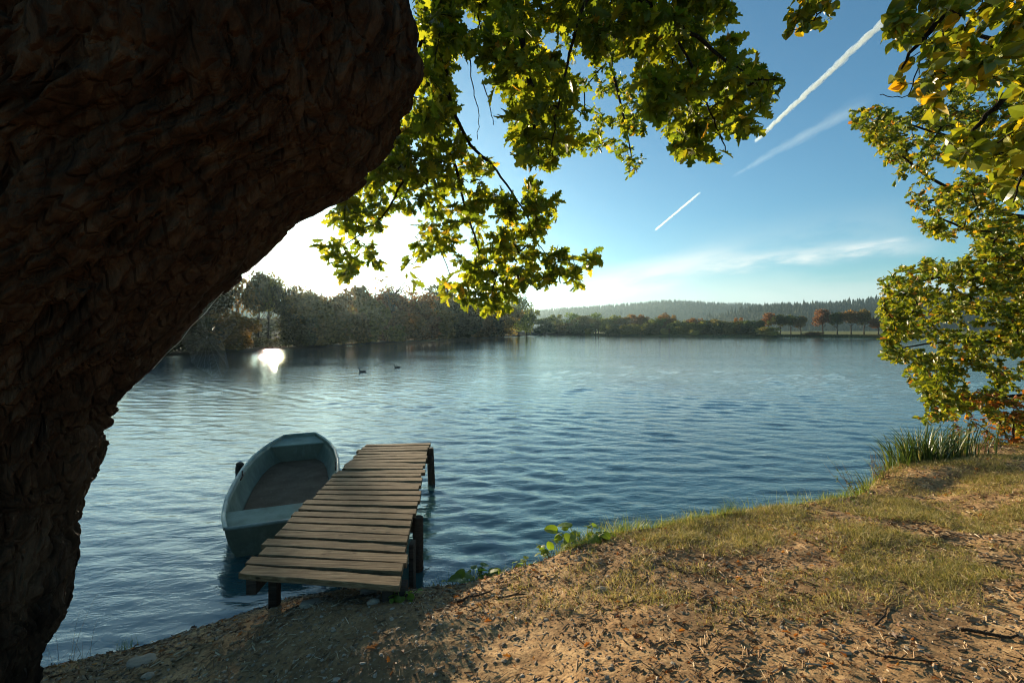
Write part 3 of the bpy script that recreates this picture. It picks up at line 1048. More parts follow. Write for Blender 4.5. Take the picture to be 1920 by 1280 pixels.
RH = [[(1750, 305), (1815, 290), (1800, 345), (1750, 350)], [(1765, 458), (1815, 452), (1835, 475), (1790, 485)], [(1680, 640), (1740, 625), (1750, 650), (1700, 660)],
      [(1790, 705), (1860, 690), (1870, 725), (1800, 735)]]
fr.grow(rn, scatter_zone(zR1, RH, (6.0, 8.2), 1150, r_), 0.084, 16, OAK_S, up=0.25, hang=0.1)
fr.grow(rn, scatter_zone(zR2, RH, (5.9, 8.4), 1500, r_), 0.084, 16, OAK_S, up=0.25, hang=0.1)
fr.grow(rn, scatter_zone([(1835, 425), (2060, 400), (2060, 520), (1850, 515)], [], (6.2, 8.2), 130, r_, 0), 0.084, 16, OAK_S, up=0.25, hang=0.1)
fr.grow(rn, scatter_zone([(1583, 208), (1650, 198), (1700, 240), (1690, 300), (1625, 270)], [], (6.6, 7.2), 60, r_, 0), 0.084, 12, OAK_S, up=0.25, hang=0.1)
fr.grow(rn, scatter_zone(zR3, [], (6.4, 7.2), 90, r_), 0.092, 11, OAK_S, up=0.25, hang=0.1)
tips = []
while len(tips) < 260:
    p = np.array([r_.uniform(8.5, 15), r_.uniform(5.5, 12), r_.uniform(2.5, 10)])
    if p[0] / p[1] > 1.16 and ((p[0] - 11.5) / 3.6) ** 2 + ((p[1] - 8.6) / 3.4) ** 2 + ((p[2] - 6) / 4.2) ** 2 < 1:
        tips.append(p)
fr.grow(rn + densify([tuple(v) for v in tp[2:]], 0.3), tips, 0.15, 20, OAK_S, max_r=0.03)
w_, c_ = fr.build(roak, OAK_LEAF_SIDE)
for o_ in (w_, c_):
    o_.location = -RO

fl_ = Foliage(55)
LO = Vector((5.6, 1.2, 0.8))
lind = empty('linden_tree', LO)
tag(lind, 'linden bough of large round yellowing leaves hanging in the upper right corner', 'tree')
lt = MB()
tp = [LO + Vector(v) for v in ((0, 0, -0.5), (0, 0, 0.1), (-0.1, 0.1, 1.6), (-0.1, 0.2, 3.2), (0.1, 0.2, 5.2), (0.1, 0.2, 7.0))]
lt.tube(tp, [0.36, 0.27, 0.22, 0.2, 0.14, 0.06], 16)
tr = lt.build('trunk', BARK, lind, smooth=True)
tr.location = -LO
ll = [
    ([tp[3], at(2350, -420, 2.4), at(2050, -180, 2.45), at(1850, -40, 2.5), at(1740, 60, 2.5), at(1690, 130, 2.5)], 0.05, 0.004),
    ([tp[3], at(2300, -250, 2.3), at(2080, -20, 2.4), at(1930, 130, 2.5), at(1840, 230, 2.55), at(1790, 290, 2.6)], 0.045, 0.004),
    ([at(2050, -180, 2.45), at(1800, -190, 2.9), at(1620, -80, 3.0), at(1560, 0, 3.0), at(1520, 40, 3.0), at(1475, 62, 3.0)], 0.012, 0.002),
    ([at(2080, -20, 2.4), at(2000, 140, 2.35), at(1930, 300, 2.4), at(1900, 380, 2.4)], 0.014, 0.003),
    ([at(1740, 60, 2.5), at(1720, 130, 2.5), at(1700, 180, 2.55), at(1650, 178, 2.55)], 0.004, 0.002),
]
ln = [densify(fl_.limb(pts, a, b), 0.1) for pts, a, b in ll]
near_nodes = ln[0][6:] + ln[1][6:] + ln[3]
zL1 = [(1700, 0), (1690, -150), (2100, -180), (2050, 330), (1930, 330), (1880, 300), (1830, 330), (1790, 310), (1760, 230), (1720, 150), (1690, 120), (1660, 60)]
zL2 = [(1475, -60), (1600, -70), (1570, 0), (1565, 40), (1555, 55), (1530, 40), (1515, 50), (1490, 60), (1470, 66), (1485, 30)]
zL3 = [(1645, 150), (1720, 100), (1770, 160), (1760, 190), (1700, 180)]
zL4 = [(1800, 240), (1930, 200), (2050, 260), (2050, 420), (1910, 400), (1850, 350), (1800, 300)]
fl_.grow(near_nodes, scatter_zone(zL1, [], (2.1, 3.1), 430, r_, 60), 0.064, 9, ROUND_T, up=0.1, hang=0.5)
fl_.grow(ln[2][len(ln[2]) // 2:], scatter_zone(zL2, [], (2.85, 3.15), 46, r_, 0), 0.058, 6, ROUND_T, up=0.3, hang=0.5)
fl_.grow(ln[4], scatter_zone(zL3, [], (2.45, 2.7), 9, r_, 0), 0.062, 3, ROUND_T, up=0.3, hang=0.5)
fl_.grow(near_nodes, scatter_zone(zL4, [], (2.3, 3.0), 110, r_, 60), 0.062, 8, ROUND_T, up=0.1, hang=0.5)
tips = []
while len(tips) < 160:
    p = np.array([r_.uniform(3, 8.5), r_.uniform(-2, 4), r_.uniform(3.5, 8.5)])
    if (p[1] < 0.4 or (p[2] - CH) / p[1] > 0.95 or p[0] / p[1] > 1.4) and ((p[0] - 5.6) / 3) ** 2 + ((p[1] - 1.2) / 3) ** 2 + ((p[2] - 6) / 2.8) ** 2 < 1:
        tips.append(p)
fl_.grow(ln[0] + densify([tuple(v) for v in tp[2:]], 0.3), tips, 0.12, 16, ROUND_T, max_r=0.02)
w_, c_ = fl_.build(lind, LINDEN_LEAF)
for o_ in (w_, c_):
    o_.location = -LO


# ------------------------------------------------------------------ trees of the far shore
fb = Foliage(77)
BO = Vector((6.9, 6.25, 0.6))
rbush = empty('bush', BO)
tag(rbush, 'small bush with orange red leaves below the right oak boughs', 'bush')
bn = []
for e in ((-0.5, 0.1, 0.45), (-0.25, -0.2, 0.6), (0.1, 0.1, 0.7), (0.35, -0.1, 0.6), (-0.05, 0.2, 0.5)):
    bn += densify(fb.limb([BO + Vector((0, 0, -0.1)), BO + Vector(e) * 0.5 + Vector((0, 0, 0.05)), BO + Vector(e)], 0.012, 0.004), 0.08)
tips = [BO + Vector((r_.normal(-0.05, 0.38), r_.normal(0, 0.22), r_.uniform(0.1, 0.85))) for _ in range(150)]
RED_LEAF = leaf_mat('reddening leaf', [(0.0, (0.07, 0.085, 0.012)), (0.4, (0.18, 0.14, 0.018)), (0.65, (0.30, 0.10, 0.015)), (1.0, (0.42, 0.13, 0.02))], 2.0, 0.4)
fb.grow(bn, tips, 0.07, 8, OAK_S, up=0.2)
w_, c_ = fb.build(rbush, RED_LEAF)
for o_ in (w_, c_):
    o_.location = -BO


def tree_kind(kind, seed):
    """unit-height tree: (trunk builder, crown verts, crown quads)"""
    r = np.random.default_rng(seed)
    t = MB()
    C = []
    if kind == 'round':
        lobes = [((0, 0, 0.66), (0.27, 0.27, 0.24))] + [((r.normal(0, 0.17), r.normal(0, 0.17), r.uniform(0.42, 0.82)), (r.uniform(0.13, 0.2), r.uniform(0.13, 0.2), r.uniform(0.11, 0.17))) for _ in range(13)]
        nf, fs, zt = 2600, 0.034, 0.55
    elif kind == 'sparse':
        lobes = [((0, 0, 0.66), (0.27, 0.27, 0.26))] + [((r.normal(0, 0.17), r.normal(0, 0.17), r.uniform(0.4, 0.86)), (r.uniform(0.13, 0.2), r.uniform(0.13, 0.2), r.uniform(0.1, 0.16))) for _ in range(13)]
        nf, fs, zt = 1150, 0.034, 0.6
    elif kind == 'full':
        lobes = [((0, 0, 0.55), (0.3, 0.3, 0.3))] + [((r.normal(0, 0.2), r.normal(0, 0.2), r.uniform(0.05, 0.84)), (r.uniform(0.15, 0.24), r.uniform(0.15, 0.24), r.uniform(0.1, 0.17))) for _ in range(18)]
        nf, fs, zt = 4600, 0.033, 0.55
    elif kind == 'tall':
        lobes = [((r.normal(0, 0.09), r.normal(0, 0.09), z), (0.2 - 0.12 * abs(z - 0.5), 0.2 - 0.12 * abs(z - 0.5), 0.13)) for z in np.linspace(0.18, 0.9, 13)]
        nf, fs, zt = 2600, 0.030, 0.7
    elif kind == 'willow':
        lobes = [((r.normal(0, 0.2), r.normal(0, 0.2), r.uniform(0.25, 0.75)), (0.19, 0.19, 0.28)) for _ in range(12)] + [((0, 0, 0.72), (0.16, 0.16, 0.26))]
        nf, fs, zt = 3200, 0.028, 0.6
    elif kind == 'shrub':
        lobes = [((r.normal(0, 0.3), r.normal(0, 0.3), r.uniform(0.02, 0.66)), (r.uniform(0.25, 0.36), r.uniform(0.25, 0.36), r.uniform(0.2, 0.3))) for _ in range(16)]
        nf, fs, zt = 4200, 0.045, 0.4
    else:                                         # bare
        lobes = [((r.normal(0, 0.16), r.normal(0, 0.16), r.uniform(0.5, 0.9)), (0.16, 0.16, 0.12)) for _ in range(8)]
        nf, fs, zt = 260, 0.02, 0.75
    vol = np.array([a[1][0] * a[1][1] for a in lobes])
    pick = r.choice(len(lobes), nf, p=vol / vol.sum())
    cen = np.array([l[0] for l in lobes])[pick]
    ra = np.array([l[1] for l in lobes])[pick]
    d = unit(r.normal(0, 1, (nf, 3)))
    P = cen + d * ra * (r.random((nf, 1)) ** 0.35) * (0.85 + 0.3 * r.random((nf, 1)))
    clump = fbm(P * 9, 2, seed=seed)
    P = P[(clump > -0.3) & (P[:, 2] > 0.02)]
    nf = len(P)
    P[:, 2] = P[:, 2] / np.percentile(P[:, 2], 99.3) * 0.985
    P[:, :2] = (P[:, :2] - P[:, :2].mean(0)) * 0.48 / np.percentile(np.abs(P[:, :2]), 97)
    f = r.normal(0, 1, (nf, 3)) + (np.array([0, 0, -2.4]) if kind == 'willow' else 0)
    f = unit(f)
    n = unit(np.cross(f, r.normal(0, 1, (nf, 3))))
    s = fs * (0.6 + 0.8 * r.random((nf, 1)))
    asp = 0.3 if kind == 'willow' else 0.62
    V = np.stack([P - f * s, P + n * s * asp, P + f * s, P - n * s * asp + np.cross(f, n) * s * 0.3], 1).reshape(-1, 3)
    Q = np.arange(nf * 4).reshape(-1, 4)
    rr = 0.028 if kind != 'shrub' else 0.02
    t.tube([(0, 0, -0.04), (0.004, 0, 0.1), (0.01, 0.01, zt * 0.6), (0, 0.02, zt)], [rr * 1.4, rr, rr * 0.8, rr * 0.3], 8)
    nl = 9 if kind != 'bare' else 34
    for i in range(nl):
        z0 = r.uniform(0.22, zt) if kind != 'shrub' else r.uniform(0.02, 0.2)
        a = r.uniform(0, 6.28)
        L = r.uniform(0.16, 0.32) * (1.15 - 0.5 * z0)
        up = r.uniform(0.5, 1.2)
        p0 = Vector((0, 0.01, z0))
        p1 = p0 + Vector((math.cos(a), math.sin(a), up)) * L * 0.5
        p2 = p1 + Vector((math.cos(a + r.normal(0, 0.4)), math.sin(a + r.normal(0, 0.4)), up * 0.8)) * L * 0.5
        w = rr * 0.35
        t.tube([p0, p1, p2], [w, w * 0.7, w * 0.2], 5, cap=False)
        if kind == 'bare':
            for _ in range(4):
                q = p1.lerp(p2, r.random())
                e = q + Vector(r.normal(0, 1, 3)) * 0.06 + Vector((math.cos(a), math.sin(a), 1.0)) * 0.05
                t.tube([q, q.lerp(e, 0.5) + Vector(r.normal(0, 0.008, 3)), e], [w * 0.35, w * 0.25, w * 0.1], 3, cap=False)
    return t, V, Q


KINDS_ = {}
for kn, sds in (('round', (1, 2, 3, 4)), ('full', (21, 22, 23, 24)), ('sparse', (31, 32)), ('tall', (5, 6, 7)), ('willow', (8, 9)), ('shrub', (10, 11, 12)), ('bare', (13, 14))):
    KINDS_[kn] = []
    for s in sds:
        t, V, Q = tree_kind(kn, s)
        to = t.build('trunk', TWIG, None, smooth=True)
        co = mesh_np('crown', V, Q, CROWN_LEAF)
        KINDS_[kn].append((to.data, co.data))
        bpy.data.objects.remove(to)
        bpy.data.objects.remove(co)

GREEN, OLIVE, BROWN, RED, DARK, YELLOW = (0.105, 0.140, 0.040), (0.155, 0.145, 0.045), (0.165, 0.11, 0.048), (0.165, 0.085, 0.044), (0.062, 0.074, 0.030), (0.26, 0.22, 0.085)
count_k = {}


def far_tree(px, top, half, back, kind, tint, name, label, cat, group, depth=None):
    """px column, photo row of its top, half width in photo pixels, metres behind the water's edge"""
    y0 = CH * F / (float(np.interp(px, FSX, FSY)) - HY)
    Yd = depth or (y0 + back)
    b = far_point(px, Yd)
    h = (CH + (HY - top) / F * Yd) - b.z
    w = half / F * Yd / 0.43
    i = count_k.get(kind, 0)
    count_k[kind] = i + 1
    tm, cm = KINDS_[kind][i % len(KINDS_[kind])]
    root = empty(name, b, random.uniform(0, 6.28))
    root.scale = (w, w, h)
    for nm, me in (('trunk', tm), ('crown', cm)):
        o = bpy.data.objects.new(nm, me)
        COL.objects.link(o)
        o.parent = root
        if nm == 'crown':
            j = [random.uniform(0.85, 1.15) for _ in range(3)]
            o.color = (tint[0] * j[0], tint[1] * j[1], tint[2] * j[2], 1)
    tag(root, label, cat, group)


LB = 'trees and bushes along the left bank'
left = [
    (150, 535, 70, 4, 'full', DARK, 'broadleaf_tree', 'dark tree on the left bank mostly hidden behind the oak trunk'),
    (285, 528, 60, 4, 'full', OLIVE, 'broadleaf_tree', 'olive tree on the left bank just behind the leaning trunk edge'),
    (385, 522, 50, 6, 'full', DARK, 'broadleaf_tree', 'shaded tree on the left bank left of the sun'),
    (445, 514, 36, 7, 'sparse', OLIVE, 'broadleaf_tree', 'olive tree close below the sun on the left bank'),
    (486, 512, 30, 7, 'round', DARK, 'broadleaf_tree', 'tall dark tree straight under the sun'),
    (503, 515, 26, 9, 'round', OLIVE, 'broadleaf_tree', 'second slender tree added beside the tall dark tree to block low sun'),  # added to close the gap and shorten the sun glint
    (528, 532, 24, 7, 'sparse', DARK, 'broadleaf_tree', 'dark tree on the left bank just right of the sun'),
    (550, 530, 26, 8, 'bare', BROWN, 'bare_tree', 'thin leafed tree added right of the tall trees to dapple the sun'),  # put in so its thin crown softens the shadow edge on the bank
    (505, 597, 60, 40, 'full', DARK, 'broadleaf_tree', 'low tree far behind the gap below the sun'),
    (572, 538, 40, 6, 'full', OLIVE, 'broadleaf_tree', 'hazy olive tree right of the tall trees under the sun'),
    (625, 544, 42, 5, 'full', BROWN, 'broadleaf_tree', 'hazy tree on the left bank behind the oak leaf tips'),
    (675, 538, 40, 9, 'full', OLIVE, 'broadleaf_tree', 'olive tree on the left bank left of the bare tree'),
    (737, 518, 44, 4, 'bare', BROWN, 'bare_tree', 'nearly leafless tree with fine branches on the left bank'),
    (720, 548, 42, 10, 'full', BROWN, 'broadleaf_tree', 'russet tree directly behind the bare tree'),
    (775, 552, 36, 8, 'full', BROWN, 'broadleaf_tree', 'russet tree on the left bank right of the bare tree'),
    (822, 532, 36, 14, 'tall', DARK, 'tall_tree', 'tall dark pointed tree rising above the left bank'),
    (868, 548, 38, 10, 'full', DARK, 'broadleaf_tree', 'dense dark tree behind the lowest oak leaves'),
    (912, 566, 32, 8, 'full', GREEN, 'broadleaf_tree', 'green tree on the left bank beside the drooping willow'),
    (972, 550, 30, 8, 'tall', GREEN, 'willow_tree', 'tall drooping willow at the tip of the left bank'),
    (944, 572, 28, 5, 'full', OLIVE, 'willow_tree', 'shorter willow left of the tall willow at the tip'),
    (987, 582, 17, 3, 'full', GREEN, 'willow_tree', 'lowest willow trailing into the water at the very tip'),
    (300, 590, 50, 1.2, 'shrub', DARK, 'bush', 'bush half hidden by the leaning trunk edge'),
    (362, 592, 48, 1.2, 'shrub', DARK, 'bush', 'shaded bush seen through the spider web'),
    (425, 588, 42, 1.2, 'shrub', OLIVE, 'bush', 'shaded bush at the water edge left of the sun glint'),
    (490, 634, 30, 1.0, 'shrub', DARK, 'bush', 'dark bush at the water edge above the sun glint'),
    (556, 590, 30, 1.2, 'shrub', DARK, 'bush', 'second dark bush above the right side of the sun glint'),
    (596, 576, 40, 1.2, 'shrub', OLIVE, 'bush', 'pale olive bush at the water right of the sun glint'),
    (645, 578, 38, 1.2, 'shrub', BROWN, 'bush', 'brown bush at the left bank water edge under hazy trees'),
    (694, 572, 38, 1.2, 'shrub', OLIVE, 'bush', 'large rounded olive bush left of the bare tree'),
    (742, 584, 36, 1.2, 'shrub', BROWN, 'bush', 'russet bush at the water beneath the bare tree'),
    (785, 582, 34, 1.2, 'shrub', BROWN, 'bush', 'rusty bush at the water left of the pointed tree'),
    (824, 584, 32, 1.4, 'shrub', OLIVE, 'bush', 'olive bush at the water in front of the pointed tree'),
    (862, 586, 30, 1.4, 'shrub', DARK, 'bush', 'low dark bush at the water beneath the dense dark tree'),
    (898, 592, 26, 1.6, 'shrub', OLIVE, 'bush', 'small olive bush at the water left of the willows'),
    (925, 596, 22, 1.6, 'shrub', DARK, 'bush', 'dark bush at the water under the shorter willow'),
]
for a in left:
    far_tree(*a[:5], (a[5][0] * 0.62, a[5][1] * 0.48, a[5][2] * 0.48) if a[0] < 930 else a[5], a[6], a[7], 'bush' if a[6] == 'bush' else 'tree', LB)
MB_ = 'trees along the far shore'
mid = [
    (1022, 592, 20, 6, 'full', DARK, 'dark round tree just right of the willow tip'),
    (1045, 590, 15, 22, 'full', GREEN, 'second far tree right of the willow tip'),
    (1072, 586, 16, 18, 'tall', GREEN, 'tall green far tree with a pale top'),
    (1096, 592, 15, 10, 'full', DARK, 'dark far tree between two taller green ones'),
    (1117, 587, 15, 22, 'tall', GREEN, 'peaked green far tree left of the conical one'),
    (1122, 598, 12, 6, 'tall', DARK, 'dark conical tree near the far water edge'),
    (1143, 592, 15, 10, 'full', GREEN, 'bright green rounded tree right of the conical one'),
    (1170, 591, 15, 14, 'full', BROWN, 'leftmost russet tree on the far shore'),
    (1192, 590, 16, 12, 'full', RED, 'reddest round crown on the far shore'),
    (1208, 594, 13, 18, 'full', BROWN, 'brown tree right of the reddest round crown'),
    (1228, 597, 14, 10, 'full', GREEN, 'green tree before a pair of russet crowns'),
    (1243, 589, 15, 20, 'full', RED, 'russet crown left of centre in a close pair'),
    (1256, 591, 14, 22, 'full', BROWN, 'browner crown of the close russet pair'),
    (1273, 602, 16, 8, 'shrub', OLIVE, 'broad olive thicket under the russet pair'),
    (1300, 597, 15, 14, 'full', RED, 'small russet tree above the olive hedge'),
    (1318, 602, 18, 10, 'shrub', OLIVE, 'wide olive thicket right of the small russet tree'),
    (1352, 599, 17, 12, 'full', OLIVE, 'rounded olive tree with reddish cap'),
    (1372, 602, 15, 12, 'full', DARK, 'dark rounded tree left of the small orange crown'),
    (1386, 596, 10, 16, 'full', RED, 'small orange crown among dark far trees'),
    (1405, 601, 14, 12, 'full', DARK, 'dark tree with gaps beneath its crown'),
    (1425, 600, 13, 14, 'round', DARK, 'dark tree left of the tall orange one by the pale shrub'),
    (1442, 587, 14, 20, 'round', RED, 'tall orange brown tree behind the pale shrub'),
    (1463, 590, 14, 20, 'round', DARK, 'dark maroon tree right of the tall orange one'),
    (1483, 591, 13, 20, 'round', DARK, 'dark maroon tree in the middle of the meadow row'),
    (1502, 593, 14, 18, 'round', BROWN, 'maroon tree at the meadow gap'),
    (1543, 580, 16, 22, 'round', RED, 'orange brown tree standing right of the meadow gap'),
    (1570, 586, 16, 22, 'round', DARK, 'dark tree between two taller meadow trees'),
    (1596, 582, 16, 22, 'round', BROWN, 'tall dark brown tree on the meadow'),
    (1620, 580, 15, 22, 'round', BROWN, 'tall tree with forked dark trunk at the meadow edge'),
    (1647, 598, 16, 20, 'round', RED, 'lower reddish tree half behind the right oak leaves'),
    (1690, 590, 18, 24, 'round', BROWN, 'far brown tree mostly behind the right oak leaves'),
    (1060, 606, 20, 5, 'shrub', DARK, 'dark thicket at the foot of the green far trees right of the willow tip'),
    (1088, 608, 18, 5, 'shrub', DARK, 'dark thicket left of the conical far tree'),
    (1150, 606, 18, 5, 'shrub', DARK, 'dark thicket right of the conical far tree'),
    (1185, 608, 18, 5, 'shrub', OLIVE, 'olive thicket under the leftmost russet trees'),
    (1222, 606, 18, 5, 'shrub', DARK, 'dark thicket below the green tree by the russet pair'),
    (1296, 606, 18, 8, 'shrub', OLIVE, 'olive thicket beneath the small russet tree'),
    (1340, 606, 18, 8, 'shrub', DARK, 'dark thicket beneath the tree with reddish cap'),
    (1374, 607, 18, 8, 'shrub', OLIVE, 'olive thicket beneath the dark rounded trees'),
    (1398, 607, 16, 8, 'shrub', DARK, 'dark thicket right of the small orange crown'),
]
for a in mid:
    far_tree(*a[:6], 'thicket' if a[4] == 'shrub' else 'broadleaf_tree', a[6], 'thicket' if a[4] == 'shrub' else 'tree', MB_)
for a in [(1440, 613, 16, 2.2, 'shrub', YELLOW, 'pale straw coloured shrub at the far water edge below the orange tree'),
          (1526, 622, 13, 2, 'shrub', BROWN, 'small brownish shrub at the far water edge by the meadow gap'),
          (1302, 619, 10, 2, 'shrub', YELLOW, 'small yellowish shrub at the far water edge under the russet tree'),
          (1246, 616, 6, 3, 'shrub', YELLOW, 'tiny bright shrub on the reedy far shore'),
          (1103, 616, 6, 2, 'shrub', OLIVE, 'tiny pale shrub beside the conical far tree')]:
    far_tree(*a[:6], 'shrub', a[6], 'shrub', 'shrubs at the far water edge')
# reeds and low growth along the far water line
rp, rf_ = [], []
n = 9000
rpx = rng.uniform(1060, 1760, n)
y0 = CH * F / (np.interp(rpx, FSX, FSY) - HY)
ry = y0 * (1 + rng.uniform(0.0005, 0.02, n))
bz = far_h(rpx, ry)
rx = (rpx - CX) / F * ry
hh_ = rng.uniform(0.12, 0.42, n) * (0.6 + 0.7 * (vnoise(np.stack([rx * 0.1, ry * 0, rx * 0], 1), 8) > 0))
wv = rng.uniform(0.12, 0.3, n)
V = np.stack([np.stack([rx - wv, ry, bz - 0.1], 1), np.stack([rx + wv, ry, bz - 0.1], 1), np.stack([rx + rng.normal(0, 0.2, n), ry + rng.normal(0, 0.1, n), bz + hh_], 1)], 1).reshape(-1, 3)
REED = leaf_mat('reeds', [(0.0, (0.05, 0.05, 0.02)), (0.6, (0.10, 0.09, 0.035)), (1.0, (0.22, 0.18, 0.08))], 1.2, 0.3, rough=0.7)
tag(mesh_np('reeds', V, np.arange(n * 3).reshape(-1, 3), REED), 'low reeds and sedge along the far water line', 'reeds', kind='stuff')

# ------------------------------------------------------------------ pier
NL, NR = Vector((-1.93, 3.14, 0.62)), Vector((-0.735, 2.99, 0.62))
FL, FR = Vector((-2.21, 6.86, 0.59)), Vector((-1.265, 6.96, 0.59))
pier = empty('wooden_pier', (-1.35, 3.1, 0.3))
tag(pier, 'short weathered plank pier on dark posts running out from the bank', 'pier')
PO = Vector((-1.35, 3.1, 0.3))
NP = 26
pr = random.Random(4)
deck = MB()
for i in range(NP):
    t0, t1 = i / NP, (i + 1) / NP
    g = pr.uniform(0.09, 0.16)
    t0, t1 = t0 + g / NP, t1 - g * 0.6 / NP
    jl, jr = pr.uniform(-0.03, 0.03), pr.uniform(-0.022, 0.022)
    if i in (0, 2):
        jl += 0.055
    sk = pr.uniform(-0.006, 0.006)
    dz = pr.uniform(-0.004, 0.005)
    tl = pr.uniform(-0.006, 0.006)
    c = []
    for zoff in (-0.040, 0.0):
        for (u, t) in ((0, t0), (1, t0), (1, t1), (0, t1)):
            p = (NL.lerp(FL, t)).lerp(NR.lerp(FR, t), u)
            ux = (NR.lerp(FR, t) - NL.lerp(FL, t)).normalized()
            p = p + ux * (jl if u == 0 else jr) + Vector((0, sk * (1 if u else -1), zoff + dz + tl * (1 if u else -1)))
            c.append(p - PO)
    # planks are cut along their length so that the edges can wander a little
    nseg = 8
    vs, fs = [], []
    for s in range(nseg + 1):
        u = s / nseg
        e0, e1 = pr.uniform(-0.0035, 0.0035), pr.uniform(-0.0035, 0.0035)
        zz_ = pr.uniform(-0.0015, 0.0015)
        for (qa, qb, e) in ((0, 1, e0), (3, 2, e1), (7, 6, e1), (4, 5, e0)):
            p = c[qa].lerp(c[qb], u) + Vector((0, e, zz_))
            vs.append(p)
    for s in range(nseg):
        b = s * 4
        for q in range(4):
            fs.append((b + q, b + 4 + q, b + 4 + (q + 1) % 4, b + (q + 1) % 4))
    fs.append((0, 1, 2, 3))
    fs.append((nseg * 4 + 3, nseg * 4 + 2, nseg * 4 + 1, nseg * 4))
    deck.add(vs, fs)
dk = deck.build('deck', DECK, pier, bevel=0.004)


def beam(p, q, w, h, mat, name):
    p, q = Vector(p) - PO, Vector(q) - PO
    d = (q - p).normalized()
    s = d.cross(Vector((0, 0, 1))).normalized() * w * 0.5
    upv = s.cross(d).normalized() * h * 0.5
    m = MB()
    m.hexa([p - s - upv, p + s - upv, q + s - upv, q - s - upv, p - s + upv, p + s + upv, q + s + upv, q - s + upv])
    return m.build(name, mat, pier, bevel=0.006)


for u in (0.10, 0.5, 0.92):
    a, b = NL.lerp(NR, u), FL.lerp(FR, u)
    beam(a + Vector((0, 0.22 if u == 0.5 else 0.03, -0.095)), b + Vector((0, -0.02, -0.095)), 0.07, 0.115, POST, 'stringer')
for t in (0.36, 0.95):
    a, b = NL.lerp(FL, t), NR.lerp(FR, t)
    beam(a + Vector((-0.02, 0, -0.205)), b + Vector((0.05, 0, -0.205)), 0.08, 0.10, POST, 'crossbeam')


def round_post(x, y, z0, z1, r, lean=(0, 0)):
    m = MB()
    pts = [Vector((x + lean[0] * (1 - t), y + lean[1] * (1 - t), z0 + (z1 - z0) * t)) - PO for t in (0, 0.2, 0.4, 0.6, 0.8, 1.0)]
    m.tube(pts, [r * 1.05, r * 0.97, r * 1.03, r, r * 0.96, r * 0.93], 14)
    o = m.build('post', POST, pier, smooth=False, bevel=0.006)
    return o


round_post(-1.235, 6.86, -0.9, 0.535, 0.055, (0.05, 0.05))
round_post(-0.90, 4.36, -0.9, 0.52, 0.052, (-0.01, 0.04))
round_post(-2.22, 6.72, -0.9, 0.54, 0.055)
round_post(-2.05, 4.9, -0.9, 0.50, 0.05, (-0.05, 0))
for (x, y, z0, z1, wx, wy) in ((-0.815, 3.72, -0.3, 0.575, 0.04, 0.10), (-0.745, 3.12, 0.1, 0.575, 0.05, 0.09), (-1.80, 3.45, -0.2, 0.575, 0.065, 0.07)):
    m = MB()
    a = Vector((x, y, 0)) - PO
    m.hexa([a + Vector((sx * wx / 2, sy * wy / 2, z)) for z in (z0, z1) for (sx, sy) in ((-1, -1), (1, -1), (1, 1), (-1, 1))])
    m.build('post', POST, pier, bevel=0.006)

# ------------------------------------------------------------------ rowing boat
B0, B1 = Vector((-2.42, 4.62, 0)), Vector((-3.95, 8.48, 0))
bl = (B1 - B0).length
bang = math.atan2((B1 - B0).y, (B1 - B0).x)
boat = empty('rowing_boat', (B0.x, B0.y, 0.0), bang)     # local +x runs from the near transom to the bow
tag(boat, 'faded green flat-bottomed rowing boat moored beside the plank pier', 'boat')
TS = [0, 0.04, 0.1, 0.18, 0.27, 0.38, 0.5, 0.6, 0.7, 0.78, 0.85, 0.91, 0.96, 1.0]


def half_w(t):
    return float(np.interp(t, [0, 0.1, 0.25, 0.4, 0.55, 0.7, 0.8, 0.88, 0.95, 1.0], [0.43, 0.53, 0.61, 0.64, 0.642, 0.60, 0.53, 0.445, 0.345, 0.275]))


def rim_z(t):
    return 0.315 + 0.035 * (1 - t * 2) ** 2 + 0.02 * t


def section(t, inset=0.0):
    """half outline from keel line out to the rim"""
    w = half_w(t) - inset
    b = w * 0.80
    zb = float(np.interp(t, [0, 0.15, 0.7, 0.9, 1.0], [-0.05, -0.10, -0.10, -0.02, 0.06])) + inset * 1.2
    x = t * bl
    rake = (0.16 * (1 - t / 0.2) if t < 0.2 else (-0.34 * ((t - 0.75) / 0.25) ** 1.5 if t > 0.75 else 0))
    z1 = rim_z(t)
    pts = []
    for (wf, zf) in ((0.0, 0.0), (0.6, 0.0), (0.93, 0.02), (1.0, 0.09)):
        pts.append((x + rake * (1 - zf), b * wf, zb + (z1 - zb) * zf))
    for s in (0.3, 0.55, 0.8, 1.0):
        pts.append((x + rake * (1 - s), b + (w - b) * math.sin(s * math.pi / 2), zb + (z1 - zb) * s))
    return pts


def loft(inset, flip, close):
    vs, fs = [], []
    rings = []
    for t in TS:
        tt = t
        if inset:
            tt = min(max(t, 0.012), 0.992)
        h = section(tt, inset)
        ring = [(p[0], -p[1], p[2]) for p in h[::-1]] + list(h[1:])
        rings.append(len(vs))
        vs += ring
        m = len(ring)
    for a, b in zip(rings[:-1], rings[1:]):
        for i in range(m - 1):
            q = (a + i, a + i + 1, b + i + 1, b + i)
            fs.append(q[::-1] if flip else q)
    for a, fl2 in ((rings[0], not flip), (rings[-1], flip)):
        f = tuple(a + i for i in range(m))
        fs.append(f[::-1] if fl2 else f)
    return vs, fs, rings, m


